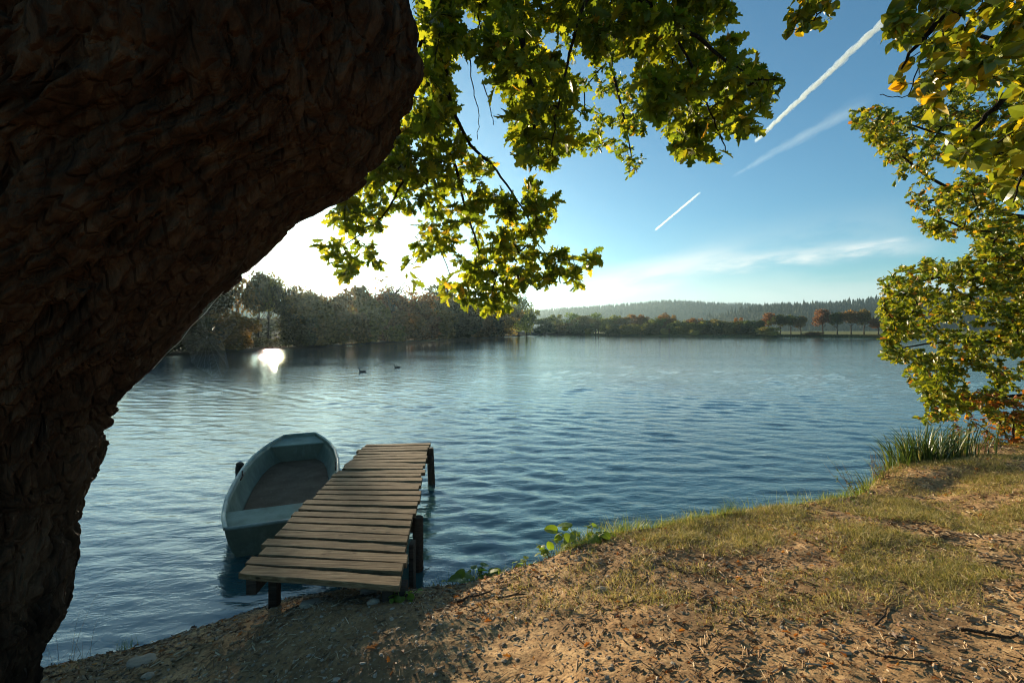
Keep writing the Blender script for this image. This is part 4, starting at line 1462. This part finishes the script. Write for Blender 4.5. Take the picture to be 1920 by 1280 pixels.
hb = MB()
vo, fo_, ro, m = loft(0.0, True, True)
vi, fi, ri, _ = loft(0.028, False, True)
n0 = len(vo)
hb.add(vo + vi, fo_ + [tuple(i + n0 for i in f) for f in fi])
rimq = []
for rr_, off in ((0, 0), (m - 1, 0)):
    for a, b in zip(range(len(TS) - 1), range(1, len(TS))):
        rimq.append((ro[a] + rr_, ro[b] + rr_, n0 + ri[b] + rr_, n0 + ri[a] + rr_))
for a in (0, len(TS) - 1):
    rimq.append((ro[a], ro[a] + m - 1, n0 + ri[a] + m - 1, n0 + ri[a]))
hb.f += rimq
hull = hb.build('hull', HULL, boat, smooth=False)
for p in hull.data.polygons:
    p.use_smooth = len(p.vertices) == 4
# gunwale: a rounded rim running right round
gm = MB()
ring = [(t * bl, half_w(t) - 0.008, rim_z(t) + 0.006) for t in np.linspace(0, 1, 34)]
loop = ring + [(bl, 0, rim_z(1) + 0.008)] + [(x, -y, z) for (x, y, z) in ring[::-1]] + [(0, 0, rim_z(0) + 0.006), ring[0]]
gm.tube(loop, 0.022, 8, cap=False, squash=0.8)
gm.build('gunwale', RIM, boat, smooth=True)


def seat(t0, t1, drop, name='seat'):
    """thwart with a closed front that reaches down to the floor"""
    m = MB()
    nn = 7
    vs, fs = [], []
    for i in range(nn):
        t = t0 + (t1 - t0) * i / (nn - 1)
        w = half_w(t) - 0.030
        z = rim_z(t) - drop
        vs += [(t * bl, -w, z), (t * bl, w, z), (t * bl, -w, z - 0.025), (t * bl, w, z - 0.025)]
    for i in range(nn - 1):
        a, b = i * 4, i * 4 + 4
        fs += [(a, b, b + 1, a + 1), (a + 2, a + 3, b + 3, b + 2), (a, a + 2, b + 2, b), (a + 1, b + 1, b + 3, a + 3)]
    fs += [(0, 1, 3, 2), ((nn - 1) * 4, (nn - 1) * 4 + 2, (nn - 1) * 4 + 3, (nn - 1) * 4 + 1)]
    m.add(vs, fs)
    return m.build(name, SEATM, boat, bevel=0.006)


seat(0.012, 0.155, 0.035)
seat(0.865, 0.985, 0.035)
for t in (0.145, 0.875):
    m_ = MB()
    w, wb = half_w(t) - 0.034, half_w(t) * 0.80 - 0.02
    zt, zb = rim_z(t) - 0.062, 0.0
    x = t * bl
    m_.hexa([(x, -wb, zb), (x + 0.018, -wb, zb), (x + 0.018, wb, zb), (x, wb, zb), (x, -w, zt), (x + 0.018, -w, zt), (x + 0.018, w, zt), (x, w, zt)])
    m_.build('bulkhead', HULL, boat)
fm = MB()
nn = 14
vs, fs = [], []
for i in range(nn):
    t = 0.152 + (0.87 - 0.152) * i / (nn - 1)
    w = half_w(t) * 0.80 - 0.012
    zf = 0.03
    vs += [(t * bl, -w, zf), (t * bl, w, zf), (t * bl, -w, zf - 0.012), (t * bl, w, zf - 0.012)]
for i in range(nn - 1):
    a, b = i * 4, i * 4 + 4
    fs += [(a, b, b + 1, a + 1), (a + 2, a + 3, b + 3, b + 2), (a, a + 2, b + 2, b), (a + 1, b + 1, b + 3, a + 3)]
fm.add(vs, fs)
fm.build('floor_board', FLOORM, boat)
for s in (-1, 1):
    om = MB()
    w = half_w(0.5) - 0.03
    om.tube([(0.5 * bl - 0.16, s * (w - 0.01), rim_z(0.5) - 0.045), (0.5 * bl + 0.16, s * (w - 0.01), rim_z(0.5) - 0.045)], 0.012, 8)
    om.tube([(0.5 * bl, s * (w - 0.005), rim_z(0.5) - 0.06), (0.5 * bl, s * (w - 0.005), rim_z(0.5) + 0.03)], 0.010, 8)
    om.build('oarlock', RUST, boat, smooth=True)

# stump of a mooring post beside the boat
mp = on_plane(447, 884, 0.0)
mo = MB()
mo.tube([(0, 0, -0.6), (0.005, 0, -0.1), (0.01, 0.005, 0.06), (0.03, 0, 0.13), (0.035, 0, 0.15)], [0.05, 0.052, 0.055, 0.06, 0.035], 12)
mpo = mo.build('mooring_post', POST, None)
mpo.location = mp
tag(mpo, 'stub of a dark wooden post in the water left of the boat', 'post')

# ------------------------------------------------------------------ ducks
def duck(px, py, rz, label, neck):
    st = [(-0.23, 0.055, 0.008), (-0.18, 0.05, 0.035), (-0.11, 0.03, 0.075), (0.0, 0.025, 0.09), (0.09, 0.035, 0.08), (0.14, 0.06, 0.055), (0.165, 0.10, 0.034), (0.17, 0.10 + neck * 0.5, 0.026),
          (0.175, 0.10 + neck, 0.032), (0.20, 0.125 + neck, 0.036), (0.225, 0.125 + neck, 0.028), (0.245, 0.118 + neck, 0.014), (0.285, 0.112 + neck, 0.010), (0.295, 0.112 + neck, 0.004)]
    m = MB()
    m.tube([(x, 0, z) for x, z, r in st], [r for x, z, r in st], 12)
    o = m.build('duck', DUCK, None, smooth=True)
    o.location = on_plane(px, py, 0.0)
    o.rotation_euler = (0, 0, rz)
    tag(o, label, 'duck', 'ducks swimming on the lake')


duck(680, 698, math.pi, 'dark duck with raised neck swimming nearest the glint', 0.11)
duck(745, 689.5, math.pi - 0.3, 'dark duck swimming low in the water farther right', 0.05)


# ------------------------------------------------------------------ things lying and growing on the near bank
def ground_points(n, r, xr=(-3.6, 7.4), yr=(1.75, 6.2), dens=None):
    xs, ys = [], []
    while len(xs) < n:
        x = r.uniform(*xr, 4000)
        y = r.uniform(*yr, 4000)
        sd = shore_dist(x, y)
        px = CX + F * x / y
        ok = (sd > 0.05) & (px > -80) & (px < 2020)
        if dens is not None:
            ok &= r.random(4000) < dens(x, y, sd)
        xs += list(x[ok])
        ys += list(y[ok])
    x, y = np.array(xs[:n]), np.array(ys[:n])
    return np.stack([x, y, ground_h(x, y)], 1)


def patch(x, y, scale, seed):
    return fbm(np.stack([x * scale, y * scale, x * 0], 1), 3, seed=seed)


# gravel
bmp = bmesh.new()
bmesh.ops.create_icosphere(bmp, subdivisions=1, radius=1.0)
ICO_V = np.array([v.co[:] for v in bmp.verts])
ICO_F = np.array([[v.index for v in f.verts] for f in bmp.faces])
bmp.free()


def stones(P, size, r, flat=0.6):
    n = len(P)
    sc = size[:, None] * np.stack([r.uniform(0.7, 1.3, n), r.uniform(0.6, 1.1, n), r.uniform(0.35, 0.8, n) * flat * 1.3], 1)
    a = r.uniform(0, 6.28, n)
    V = ICO_V[None] * (1 + 0.28 * r.normal(0, 1, (n, len(ICO_V), 1)).clip(-1.3, 1.3)) * sc[:, None]
    x = V[..., 0] * np.cos(a)[:, None] - V[..., 1] * np.sin(a)[:, None]
    y = V[..., 0] * np.sin(a)[:, None] + V[..., 1] * np.cos(a)[:, None]
    V = np.stack([x, y, V[..., 2]], -1) + P[:, None]
    return V.reshape(-1, 3), (ICO_F[None] + (np.arange(n) * len(ICO_V))[:, None, None]).reshape(-1, 3)


gr_ = np.random.default_rng(101)
NG = 15000
P = ground_points(NG, gr_, dens=lambda x, y, sd: np.clip(0.55 - 0.12 * x + 0.9 * patch(x, y, 2.2, 5), 0.05, 1))
sz = 0.0035 + 0.013 * gr_.random(NG) ** 3.5
V, Fc = stones(P, sz, gr_)
tag(mesh_np('gravel', V, Fc, STONE), 'small pebbles and soil clods strewn over the bank', 'gravel', kind='stuff')

# bits of bark and twig
n = 16000
P = ground_points(n, gr_, dens=lambda x, y, sd: np.clip(0.6 + 0.9 * patch(x, y, 1.8, 9), 0.08, 1))
L = 0.006 + 0.035 * gr_.random(n) ** 3
a = gr_.uniform(0, 6.28, n)
f = np.stack([np.cos(a), np.sin(a), gr_.normal(0, 0.06, n)], 1)
s = np.stack([-np.sin(a), np.cos(a), gr_.normal(0, 0.5, n)], 1)
wd = (0.001 + 0.0035 * gr_.random(n) ** 2)[:, None]
P = P + np.array([0, 0, 0.004])
V = np.stack([P - f * L[:, None] - s * wd, P - f * L[:, None] + s * wd, P + f * L[:, None] + s * wd, P + f * L[:, None] - s * wd, P - f * L[:, None] + np.array([0, 0, 1]) * wd * 1.6, P + f * L[:, None] + np.array([0, 0, 1]) * wd * 1.6], 1).reshape(-1, 3)
tq = np.array([(0, 3, 5, 4), (1, 4, 5, 2), (0, 1, 2, 3)])
tag(mesh_np('twig_litter', V, (tq[None] + (np.arange(n) * 6)[:, None, None]).reshape(-1, 4), LITTER), 'crumbs of bark and broken twigs on the soil', 'litter', kind='stuff')

# fallen leaves
n = 4200
P = ground_points(n, gr_, dens=lambda x, y, sd: np.clip(0.35 + 0.9 * patch(x, y, 1.3, 14) + 0.5 * np.exp(-((x + 0.55) ** 2 + (y - 3.2) ** 2) / 0.12), 0.05, 1))
P = P + np.array([0, 0, 0.008])
a = gr_.uniform(0, 6.28, n)
V, T = leaf_cloud(P, np.stack([np.cos(a), np.sin(a), gr_.normal(0, 0.25, n)], 1), np.stack([gr_.normal(0, 0.35, n), gr_.normal(0, 0.35, n), np.ones(n)], 1), 0.012 + 0.036 * gr_.random(n) ** 2.2,
                  leaf_template([(0.02, 0.0), (0.16, 0.16), (0.09, 0.28), (0.30, 0.52), (0.15, 0.62), (0.26, 0.82), (0.0, 1.0)], 0.35, 0.35))
tag(mesh_np('fallen_leaves', V, T, FALLEN), 'brown and orange fallen leaves scattered over the bank', 'fallen leaves', kind='stuff')


def blades(P, h, w, lean, r, seg=3, dirs=None):
    """arched grass blades"""
    n = len(P)
    a = r.uniform(0, 6.28, n) if dirs is None else dirs
    d = np.stack([np.cos(a), np.sin(a), np.zeros(n)], 1)
    s = np.stack([-np.sin(a), np.cos(a), np.zeros(n)], 1)
    rot = r.uniform(-1.2, 1.2, n)
    s = s * np.cos(rot)[:, None] + d * np.sin(rot)[:, None]
    vs = []
    for i in range(seg):
        t = i / seg
        c = P + d * (lean * h * t ** 1.8)[:, None] + np.array([0, 0, 1]) * (h * (t - 0.25 * lean * t ** 2))[:, None]
        wi = (w * (1 - t ** 1.5 * 0.75))[:, None]
        vs += [c - s * wi, c + s * wi]
    vs.append(P + d * (lean * h)[:, None] + np.array([0, 0, 1]) * (h * (1 - 0.25 * lean))[:, None])
    V = np.stack(vs, 1)
    k_ = V.shape[1]
    T = []
    for i in range(seg - 1):
        b = i * 2
        T += [(b, b + 1, b + 3), (b, b + 3, b + 2)]
    b = (seg - 1) * 2
    T.append((b, b + 1, b + 2))
    return V.reshape(-1, 3), (np.array(T)[None] + (np.arange(n) * k_)[:, None, None]).reshape(-1, 3)


def grass_dens(x, y, sd):
    px = CX + F * x / y
    py = HY + F * (CH - 0.6) / y
    g = np.clip((px - 900) / 560, 0, 1) * np.clip((1235 - py) / 130, 0, 1)
    return np.clip(g * (0.48 + 2.0 * patch(x, y, 2.4, 31) + 0.5 * patch(x, y, 9, 32)), 0, 1)


n = 80000
P = ground_points(n, gr_, dens=grass_dens)
h = gr_.uniform(0.014, 0.06, n) * (0.8 + 0.5 * (patch(P[:, 0], P[:, 1], 3.1, 12) > 0.1))
V, T = blades(P - np.array([0, 0, 0.004]), h, np.full(n, 0.0013) + 0.0008 * gr_.random(n), gr_.uniform(0.4, 1.6, n), gr_)
tag(mesh_np('grass', V, T, GRASS), 'short dry trodden grass on the right part of the bank', 'grass', kind='stuff')

# greener taller grass along the brow of the bank
n = 14000
px = gr_.uniform(800, 1920, n)
tt = patch(px * 0.012, px * 0, 1.0, 44)
keep = gr_.random(n) < np.clip(0.35 + 1.5 * tt, 0.06, 1)
px = px[keep]
n = len(px)
bx = np.interp(px, [800, 850, 900, 1000, 1100, 1300, 1450, 1600, 1700, 1800, 1920], [-0.72, -0.45, -0.25, 0.18, 0.66, 1.75, 2.64, 3.6, 4.4, 5.5, 6.2])
by = np.interp(bx, SHX, SHY) - np.abs(gr_.normal(0, 0.13, n)) - 0.08
P = np.stack([bx, by, ground_h(bx, by) - 0.005], 1)
h = gr_.uniform(0.04, 0.17, n) * (0.6 + 0.9 * np.clip(patch(bx * 2.2, by * 0, 1.0, 45) + 0.3, 0, 1))
V, T = blades(P, h, np.full(n, 0.0018), gr_.uniform(0.2, 1.0, n), gr_)
tag(mesh_np('grass', V, T, FRESH), 'fringe of fresher green grass along the brow of the bank', 'grass', kind='stuff')


def gz1(x, y):
    return float(ground_h(np.array([x]), np.array([y]))[0])


# dry seed stems on the brow
for cxp, lab_ in ((1.28, 'leftmost of three tufts of thin dry stems on the bank brow'), (1.55, 'reddest dry stem tuft in the middle of three on the brow'), (1.85, 'rightmost of three thin dry stem tufts on the bank brow')):
    n = 26
    bx = gr_.normal(cxp, 0.06, n)
    by = np.interp(bx, SHX, SHY) - gr_.uniform(0.06, 0.14, n)
    P = np.stack([bx, by, ground_h(bx, by) - 0.005], 1)
    V, T = blades(P, gr_.uniform(0.08, 0.22, n), np.full(n, 0.0016), gr_.uniform(0.0, 0.5, n), gr_, 4)
    tag(mesh_np('grass_tuft', V, T, DRYSTEM), lab_, 'grass tuft')

# tuft and thin plant at the foot of the oak
n = 46
q = on_plane(240, 1212, 0.03)
bx, by = q.x + gr_.normal(0, 0.035, n), q.y - 0.03 + gr_.normal(0, 0.02, n)
P = np.stack([bx, by, ground_h(bx, by) - 0.005], 1)
V, T = blades(P, gr_.uniform(0.05, 0.15, n), np.full(n, 0.0011), gr_.uniform(0.1, 0.8, n), gr_, 4)
tag(mesh_np('grass_tuft', V, T, FRESH), 'small thin grass tuft at the water edge near the oak trunk', 'grass tuft')
n = 26
q = on_plane(110, 1262, 0.10)
bx, by = q.x + gr_.normal(0, 0.10, n), q.y + gr_.normal(0, 0.05, n)
P = np.stack([bx, by, ground_h(bx, by) - 0.005], 1)
V, T = blades(P, gr_.uniform(0.15, 0.5, n), np.full(n, 0.0010), gr_.uniform(0.1, 0.9, n), gr_, 5)
tag(mesh_np('grass_tuft', V, T, DRYSTEM), 'wispy long grass stems beside the foot of the oak trunk', 'grass tuft')

# sedge clump on the right
q = Vector((5.05, 5.62, 0))
n = 520
bx, by = q.x + gr_.normal(0, 0.30, n), q.y + gr_.normal(0, 0.14, n)
P = np.stack([bx, by, np.maximum(ground_h(bx, by), 0.15) - 0.02], 1)
dirs = np.where(bx > q.x, gr_.normal(0.0, 0.7, n), gr_.normal(math.pi, 0.7, n))
V, T = blades(P, gr_.uniform(0.25, 0.55, n), gr_.uniform(0.004, 0.009, n), gr_.uniform(0.15, 0.75, n), gr_, 7, dirs)
tag(mesh_np('sedge_clump', V, T, SEDGE), 'dense dark green sedge clump with broad blades under the right oak', 'sedge')


def weed(x, y, lean, hgt, label, nstem, r, name='weed_plant'):
    root = empty(name, (x, y, max(gz1(x, y), 0.05)))
    st, V_, T_, nv = MB(), [], [], 0
    for i in range(nstem):
        d = Vector((lean[0] + r.normal(0, 0.25), lean[1] + r.normal(0, 0.2), 1)).normalized()
        L = hgt * r.uniform(0.55, 1.0)
        b = Vector((r.normal(0, 0.09), r.normal(0, 0.05), -0.03))
        pts = [b + d * L * t + Vector((0, 0, -0.12 * L * t * t)) + Vector(r.normal(0, 0.006, 3)) for t in np.linspace(0, 1, 7)]
        st.tube(pts, [0.0032 * (1 - 0.75 * t) for t in np.linspace(0, 1, 7)], 5)
        for j in range(9):
            t = r.uniform(0.1, 0.98)
            p = pts[0].lerp(pts[-1], t)
            v, tr_ = leaf_cloud(np.array([p]), np.array([[r.normal(0, 1), r.normal(0, 1), 0.5]]), np.array([[r.normal(0, .5), r.normal(0, .5), 1]]), np.array([hgt * r.uniform(0.08, 0.2) * (1.2 - t)]),
                                leaf_template([(0.01, 0), (0.07, 0.3), (0.06, 0.6), (0, 1.0)], 0.2, 0.3))
            V_.append(v)
            T_.append(tr_ + nv)
            nv += len(v)
    st.build('stem', DRYSTEM, root, smooth=True)
    mesh_np('foliage', np.concatenate(V_), np.concatenate(T_), FRESH, root)
    tag(root, label, 'weed')


weed(3.95, 5.12, (-0.55, 0.1), 0.62, 'tall reddish weed leaning left over the water', 7, gr_)
weed(4.25, 5.25, (-0.25, 0.1), 0.42, 'bushy green weeds left of the sedge clump', 16, gr_)
weed(6.25, 5.95, (0.0, 0.0), 0.40, 'tangled weeds right of the sedge clump below the oak boughs', 22, gr_)
q = on_plane(150, 1225, 0.12)
weed(-2.62, 2.86, (0.15, 0.0), 0.16, 'low leafy sprout beside the oak trunk foot', 3, gr_)

DISC = leaf_template([(0.01, 0.06), (0.22, -0.03), (0.42, 0.10), (0.50, 0.34), (0.46, 0.60), (0.33, 0.84), (0.14, 0.97), (0.0, 1.0)], 0.10, 0.18)


def broadleaf(x, y, nleaf, size, hgt, label, r):
    root = empty('broadleaf_plant', (x, y, gz1(x, y)))
    st, V_, T_, nv = MB(), [], [], 0
    for i in range(nleaf):
        a = r.uniform(0, 6.28)
        R = r.uniform(0.15, 1.0) * size * 2.3
        b = Vector((math.cos(a) * R * 0.5, math.sin(a) * R * 0.35, 0.0))
        e = Vector((math.cos(a) * R, math.sin(a) * R * 0.6, hgt * r.uniform(0.35, 1.0)))
        st.tube([b + Vector((0, 0, -0.02)), b.lerp(e, 0.5) + Vector((0, 0, hgt * 0.12)), e], [0.003, 0.0025, 0.002], 5)
        v, tr_ = leaf_cloud(np.array([e]), np.array([[math.cos(a) + r.normal(0, .3), math.sin(a) + r.normal(0, .3), r.normal(0.05, .2)]]), np.array([[r.normal(0, .3), r.normal(0, .3), 1]]), np.array([size * r.uniform(0.55, 1.1)]), DISC)
        mesh_np('leaf', v, tr_, BROAD, root)
    st.build('stem', FRESH, root, smooth=True)
    tag(root, label, 'plant', 'broad leaved plants on the bank')


def brow(px, sd):
    """the point of the bank in a given direction, sd metres in from the water"""
    Ys = np.linspace(2.2, 8, 1500)
    d = shore_dist((px - CX) / F * Ys, Ys)
    Yb = Ys[np.where(d > sd)[0].max()]
    return (px - CX) / F * Yb, Yb


for (ppx, sd, nl_, s_, h_, lab) in (
        (1095, 0.22, 34, 0.11, 0.17, 'largest bright green broad leaved plant on the brow of the bank'),
        (1042, 0.22, 20, 0.075, 0.10, 'smaller round leaves just left of the largest broad leaved plant'),
        (985, 0.22, 14, 0.055, 0.07, 'low round leaves midway along the bank brow'),
        (888, 0.24, 26, 0.085, 0.12, 'bright leafy plant on the brow between pier and larger plant'),
        (922, 0.26, 12, 0.055, 0.05, 'little leaves on the slope below the bright leafy plant'),
        (850, 0.3, 10, 0.05, 0.05, 'lowest leaves on the slope nearest the pier posts'),
        (752, 0.9, 16, 0.052, 0.05, 'green leaves beside the near corner of the pier'),
        (1245, 0.14, 9, 0.045, 0.05, 'small green leaves on the brow by the dry stems')):
    qx, qy = brow(ppx, sd)
    broadleaf(qx, qy, nl_, s_, h_, lab, gr_)


# sticks
def stick(p0, p1, z0, r0, label, kinks=5):
    a, b = on_plane(*p0, z0), on_plane(*p1, z0)
    m_ = MB()
    pts = []
    for i in range(kinks + 1):
        p = a.lerp(b, i / kinks)
        x, y = p.x + gr_.normal(0, 0.012), p.y + gr_.normal(0, 0.012)
        pts.append(Vector((x, y, gz1(x, y) + r0 + 0.004)))
    o_ = pts[0].copy()
    pts = [p - o_ for p in pts]
    m_.tube(pts, [r0 * (1 - 0.5 * i / kinks) for i in range(kinks + 1)], 7)
    p = pts[kinks // 2]
    m_.tube([p, p + Vector((0.03, 0.012, 0.006)), p + Vector((0.055, 0.03, 0.004))], [r0 * 0.6, r0 * 0.45, r0 * 0.2], 5)
    o = m_.build('stick', STICK, None, smooth=True)
    o.location = o_
    tag(o, label, 'stick', 'dead sticks on the bank')


stick((852, 1152), (925, 1122), 0.40, 0.009, 'dark stick on the slope right of the pier corner')
stick((935, 1130), (990, 1126), 0.45, 0.008, 'short thick stick right of the slope stick')
stick((1172, 1148), (1218, 1128), 0.55, 0.006, 'short stick lying among leaves in the middle of the bank')
stick((1640, 1205), (1690, 1120), 0.68, 0.005, 'long pale twig lying on the lower bank')
stick((1800, 1205), (1915, 1232), 0.75, 0.010, 'dark heavy stick at the right bottom corner')
stick((1660, 1262), (1760, 1275), 0.75, 0.006, 'thin stick near the bottom edge among orange leaves')
stick((1740, 1032), (1795, 1024), 0.62, 0.006, 'stick lying in the dry grass on the right')
stick((640, 1168), (700, 1148), 0.32, 0.010, 'pale flat stick beside the stone under the pier')
stick((1105, 1095), (1075, 1120), 0.5, 0.004, 'thin bent twig above the pale soil patch')


def rock(px, py, z, size, label, flat=0.7):
    q = on_plane(px, py, z)
    r = np.random.default_rng(px)
    b_ = bmesh.new()
    bmesh.ops.create_icosphere(b_, subdivisions=3, radius=1.0)
    V_ = np.array([v.co[:] for v in b_.verts])
    F_ = np.array([[v.index for v in f.verts] for f in b_.faces])
    b_.free()
    nn_ = fbm(V_ * 1.1 + px, 2, seed=px)
    V_ = V_ * (1 + 0.45 * nn_[:, None] + 0.08 * fbm(V_ * 5, 2, seed=3)[:, None]) * np.array([1.25, 0.85, flat]) * size
    V_ = np.where(V_[:, 2:3] > 0.55 * size * flat, V_ * np.array([1, 1, 0.8]), V_)
    o = mesh_np('stone', V_, F_, STONE, None, smooth=False)
    o.location = (q.x, q.y, gz1(q.x, q.y) + size * flat * 0.25)
    tag(o, label, 'stone', 'stones on the bank')


rock(690, 1143, 0.30, 0.05, 'angular grey stone under the near right corner of the pier', 0.8)
rock(702, 1174, 0.34, 0.033, 'small pointed stone below the pier corner leaves')
rock(585, 1172, 0.30, 0.06, 'flat pale slab of stone in front of the pier', 0.3)
rock(268, 1243, 0.24, 0.07, 'flat grey stone at the left water edge', 0.3)
rock(1128, 1116, 0.5, 0.035, 'flat tan stone at the head of the pale soil patch', 0.4)
rock(278, 1270, 0.27, 0.03, 'rounded pale pebble near the bottom left')
rock(1502, 1255, 0.68, 0.018, 'little grey pebble on the lower bank')

# ------------------------------------------------------------------ spider web between trunk and air
web = MB()
wc = at(388, 632, 2.62)
ux, uz = Vector((0.9, -0.25, 0.35)).normalized(), Vector((-0.3, 0.1, 0.95)).normalized()
spokes = [(i / 22) * 2 * math.pi for i in range(22)]
ro_ = [0.20 + 0.05 * math.sin(3 * a) + 0.03 * math.cos(5 * a) for a in spokes]
for a, rr2 in zip(spokes, ro_):
    d = ux * math.cos(a) + uz * math.sin(a)
    web.tube([wc, wc + d * rr2], 0.00011, 3, cap=False)
for j in range(26):
    fr_ = 0.14 + 0.86 * j / 25
    for i in range(22):
        a0, a1 = spokes[i], spokes[(i + 1) % 22]
        p = wc + (ux * math.cos(a0) + uz * math.sin(a0)) * ro_[i] * fr_
        q = wc + (ux * math.cos(a1) + uz * math.sin(a1)) * ro_[(i + 1) % 22] * fr_
        web.tube([p, p.lerp(q, 0.5) + (wc - p) * 0.012, q], 0.0001, 3, cap=False)
wp = [at(x, y, 2.64) for x, y in ((450, 520), (440, 530), (420, 545), (402, 565), (385, 590), (360, 612), (335, 637), (312, 662), (290, 690))]
web.tube([p + Vector(np.random.default_rng(i).normal(0, 0.004, 3)) for i, p in enumerate(wp)], 0.0011, 4)  # thicker pale thread stands in for the highlight along the trunk edge
wo = web.build('spider_web', SILK, None)
tag(wo, 'orb spider web strung along the edge of the leaning trunk', 'spider web')


# ------------------------------------------------------------------ contrails, real slender clouds high up
def contrail(p0, p1, alt, w0, w1, dens, label, nscale=1.0):
    a = at(*p0, 1.0) - Vector((0, 0, CH))
    b = at(*p1, 1.0) - Vector((0, 0, CH))
    a, b = a * (alt / a.z), b * (alt / b.z)
    mid, d = (a + b) / 2, (b - a)
    L = d.length
    R0, R1 = w0 * 0.5 / F * a.y, w1 * 0.5 / F * b.y
    R = max(R0, R1)
    m_ = MB()
    m_.tube([(-L / 2 + L * i / 12, 0, 0) for i in range(13)], [(R0 + (R1 - R0) * i / 12) * 1.25 for i in range(13)], 14)
    k = N('contrail ice cloud')
    tc = k.n.new('ShaderNodeTexCoord')
    sp = k.n.new('ShaderNodeSeparateXYZ')
    k.l.new(tc.outputs['Object'], sp.inputs[0])
    u = k.math('ADD', k.math('DIVIDE', sp.outputs[0], L), 0.5)
    rad_ = k.math('ADD', R0, k.math('MULTIPLY', u, R1 - R0))
    v = k.coord('Object', (0.35, 1, 1))
    nz = k.noise(v, nscale / R * 0.9, 5, 0.6, 0.3)
    nz2 = k.noise(k.coord('Object', (0.25, 1, 1)), nscale / R * 2.6, 4, 0.6)
    r2 = k.math('DIVIDE', k.math('SQRT', k.math('ADD', k.math('POWER', k.math('ABSOLUTE', sp.outputs[1]), 2.0), k.math('POWER', k.math('ABSOLUTE', sp.outputs[2]), 2.0))), rad_)
    core = k.math('SUBTRACT', 1.0, k.math('ADD', r2, k.math('MULTIPLY', k.math('SUBTRACT', nz, 0.5), 2.0)), clamp=True)
    core = k.math('MULTIPLY', core, k.math('ADD', 0.25, k.math('MULTIPLY', nz2, 1.5)))
    ends = k.math('MULTIPLY', k.math('MULTIPLY', u, 9.0, clamp=True), k.math('MULTIPLY', k.math('SUBTRACT', 1.0, u), 5.0, clamp=True))
    den = k.math('MULTIPLY', k.math('MULTIPLY', core, ends), dens / R)
    pv = k.n.new('ShaderNodeVolumePrincipled')
    pv.inputs['Color'].default_value = (0.74, 0.90, 1.0, 1)
    pv.inputs['Anisotropy'].default_value = 0.45
    k.l.new(den, pv.inputs['Density'])
    k.l.new(pv.outputs[0], k.out.inputs['Volume'])
    o = m_.build('contrail', k.m, None, smooth=True)
    o.location = mid + Vector((0, 0, CH))
    x = d.normalized()
    y = Vector((0, 0, 1)).cross(x).normalized()
    z = x.cross(y)
    o.rotation_euler = Matrix((x, y, z)).transposed().to_euler()
    tag(o, label, 'contrail', 'contrails in the sky')


contrail((1415, 266), (1725, -22), 3000, 8, 17, 4.0, 'bright white contrail slanting up to the upper right')
contrail((1372, 332), (1640, 180), 3000, 8, 42, 0.17, 'faint wide contrail below the bright one')
contrail((1228, 432), (1314, 360), 3000, 4, 5, 1.8, 'short thin contrail low in the middle of the sky')

# ------------------------------------------------------------------ air
hz = MB()
x0, x1, y0_, y1_, z0_, z1_ = -3600, 3800, -40, 2400, -6, 190
hz.hexa([(x0, y0_, z0_), (x1, y0_, z0_), (x1, y1_, z0_), (x0, y1_, z0_), (x0, y0_, z1_), (x1, y0_, z1_), (x1, y1_, z1_), (x0, y1_, z1_)])
k = N('lake haze')
pv = k.n.new('ShaderNodeVolumePrincipled')
pv.inputs['Color'].default_value = (0.62, 0.88, 0.97, 1)
pv.inputs['Density'].default_value = 0.0002
pv.inputs['Anisotropy'].default_value = 0.62
k.l.new(pv.outputs[0], k.out.inputs['Volume'])
hzo = hz.build('haze', k.m, None)
tag(hzo, 'thin pale haze over the lake', 'haze', kind='stuff')
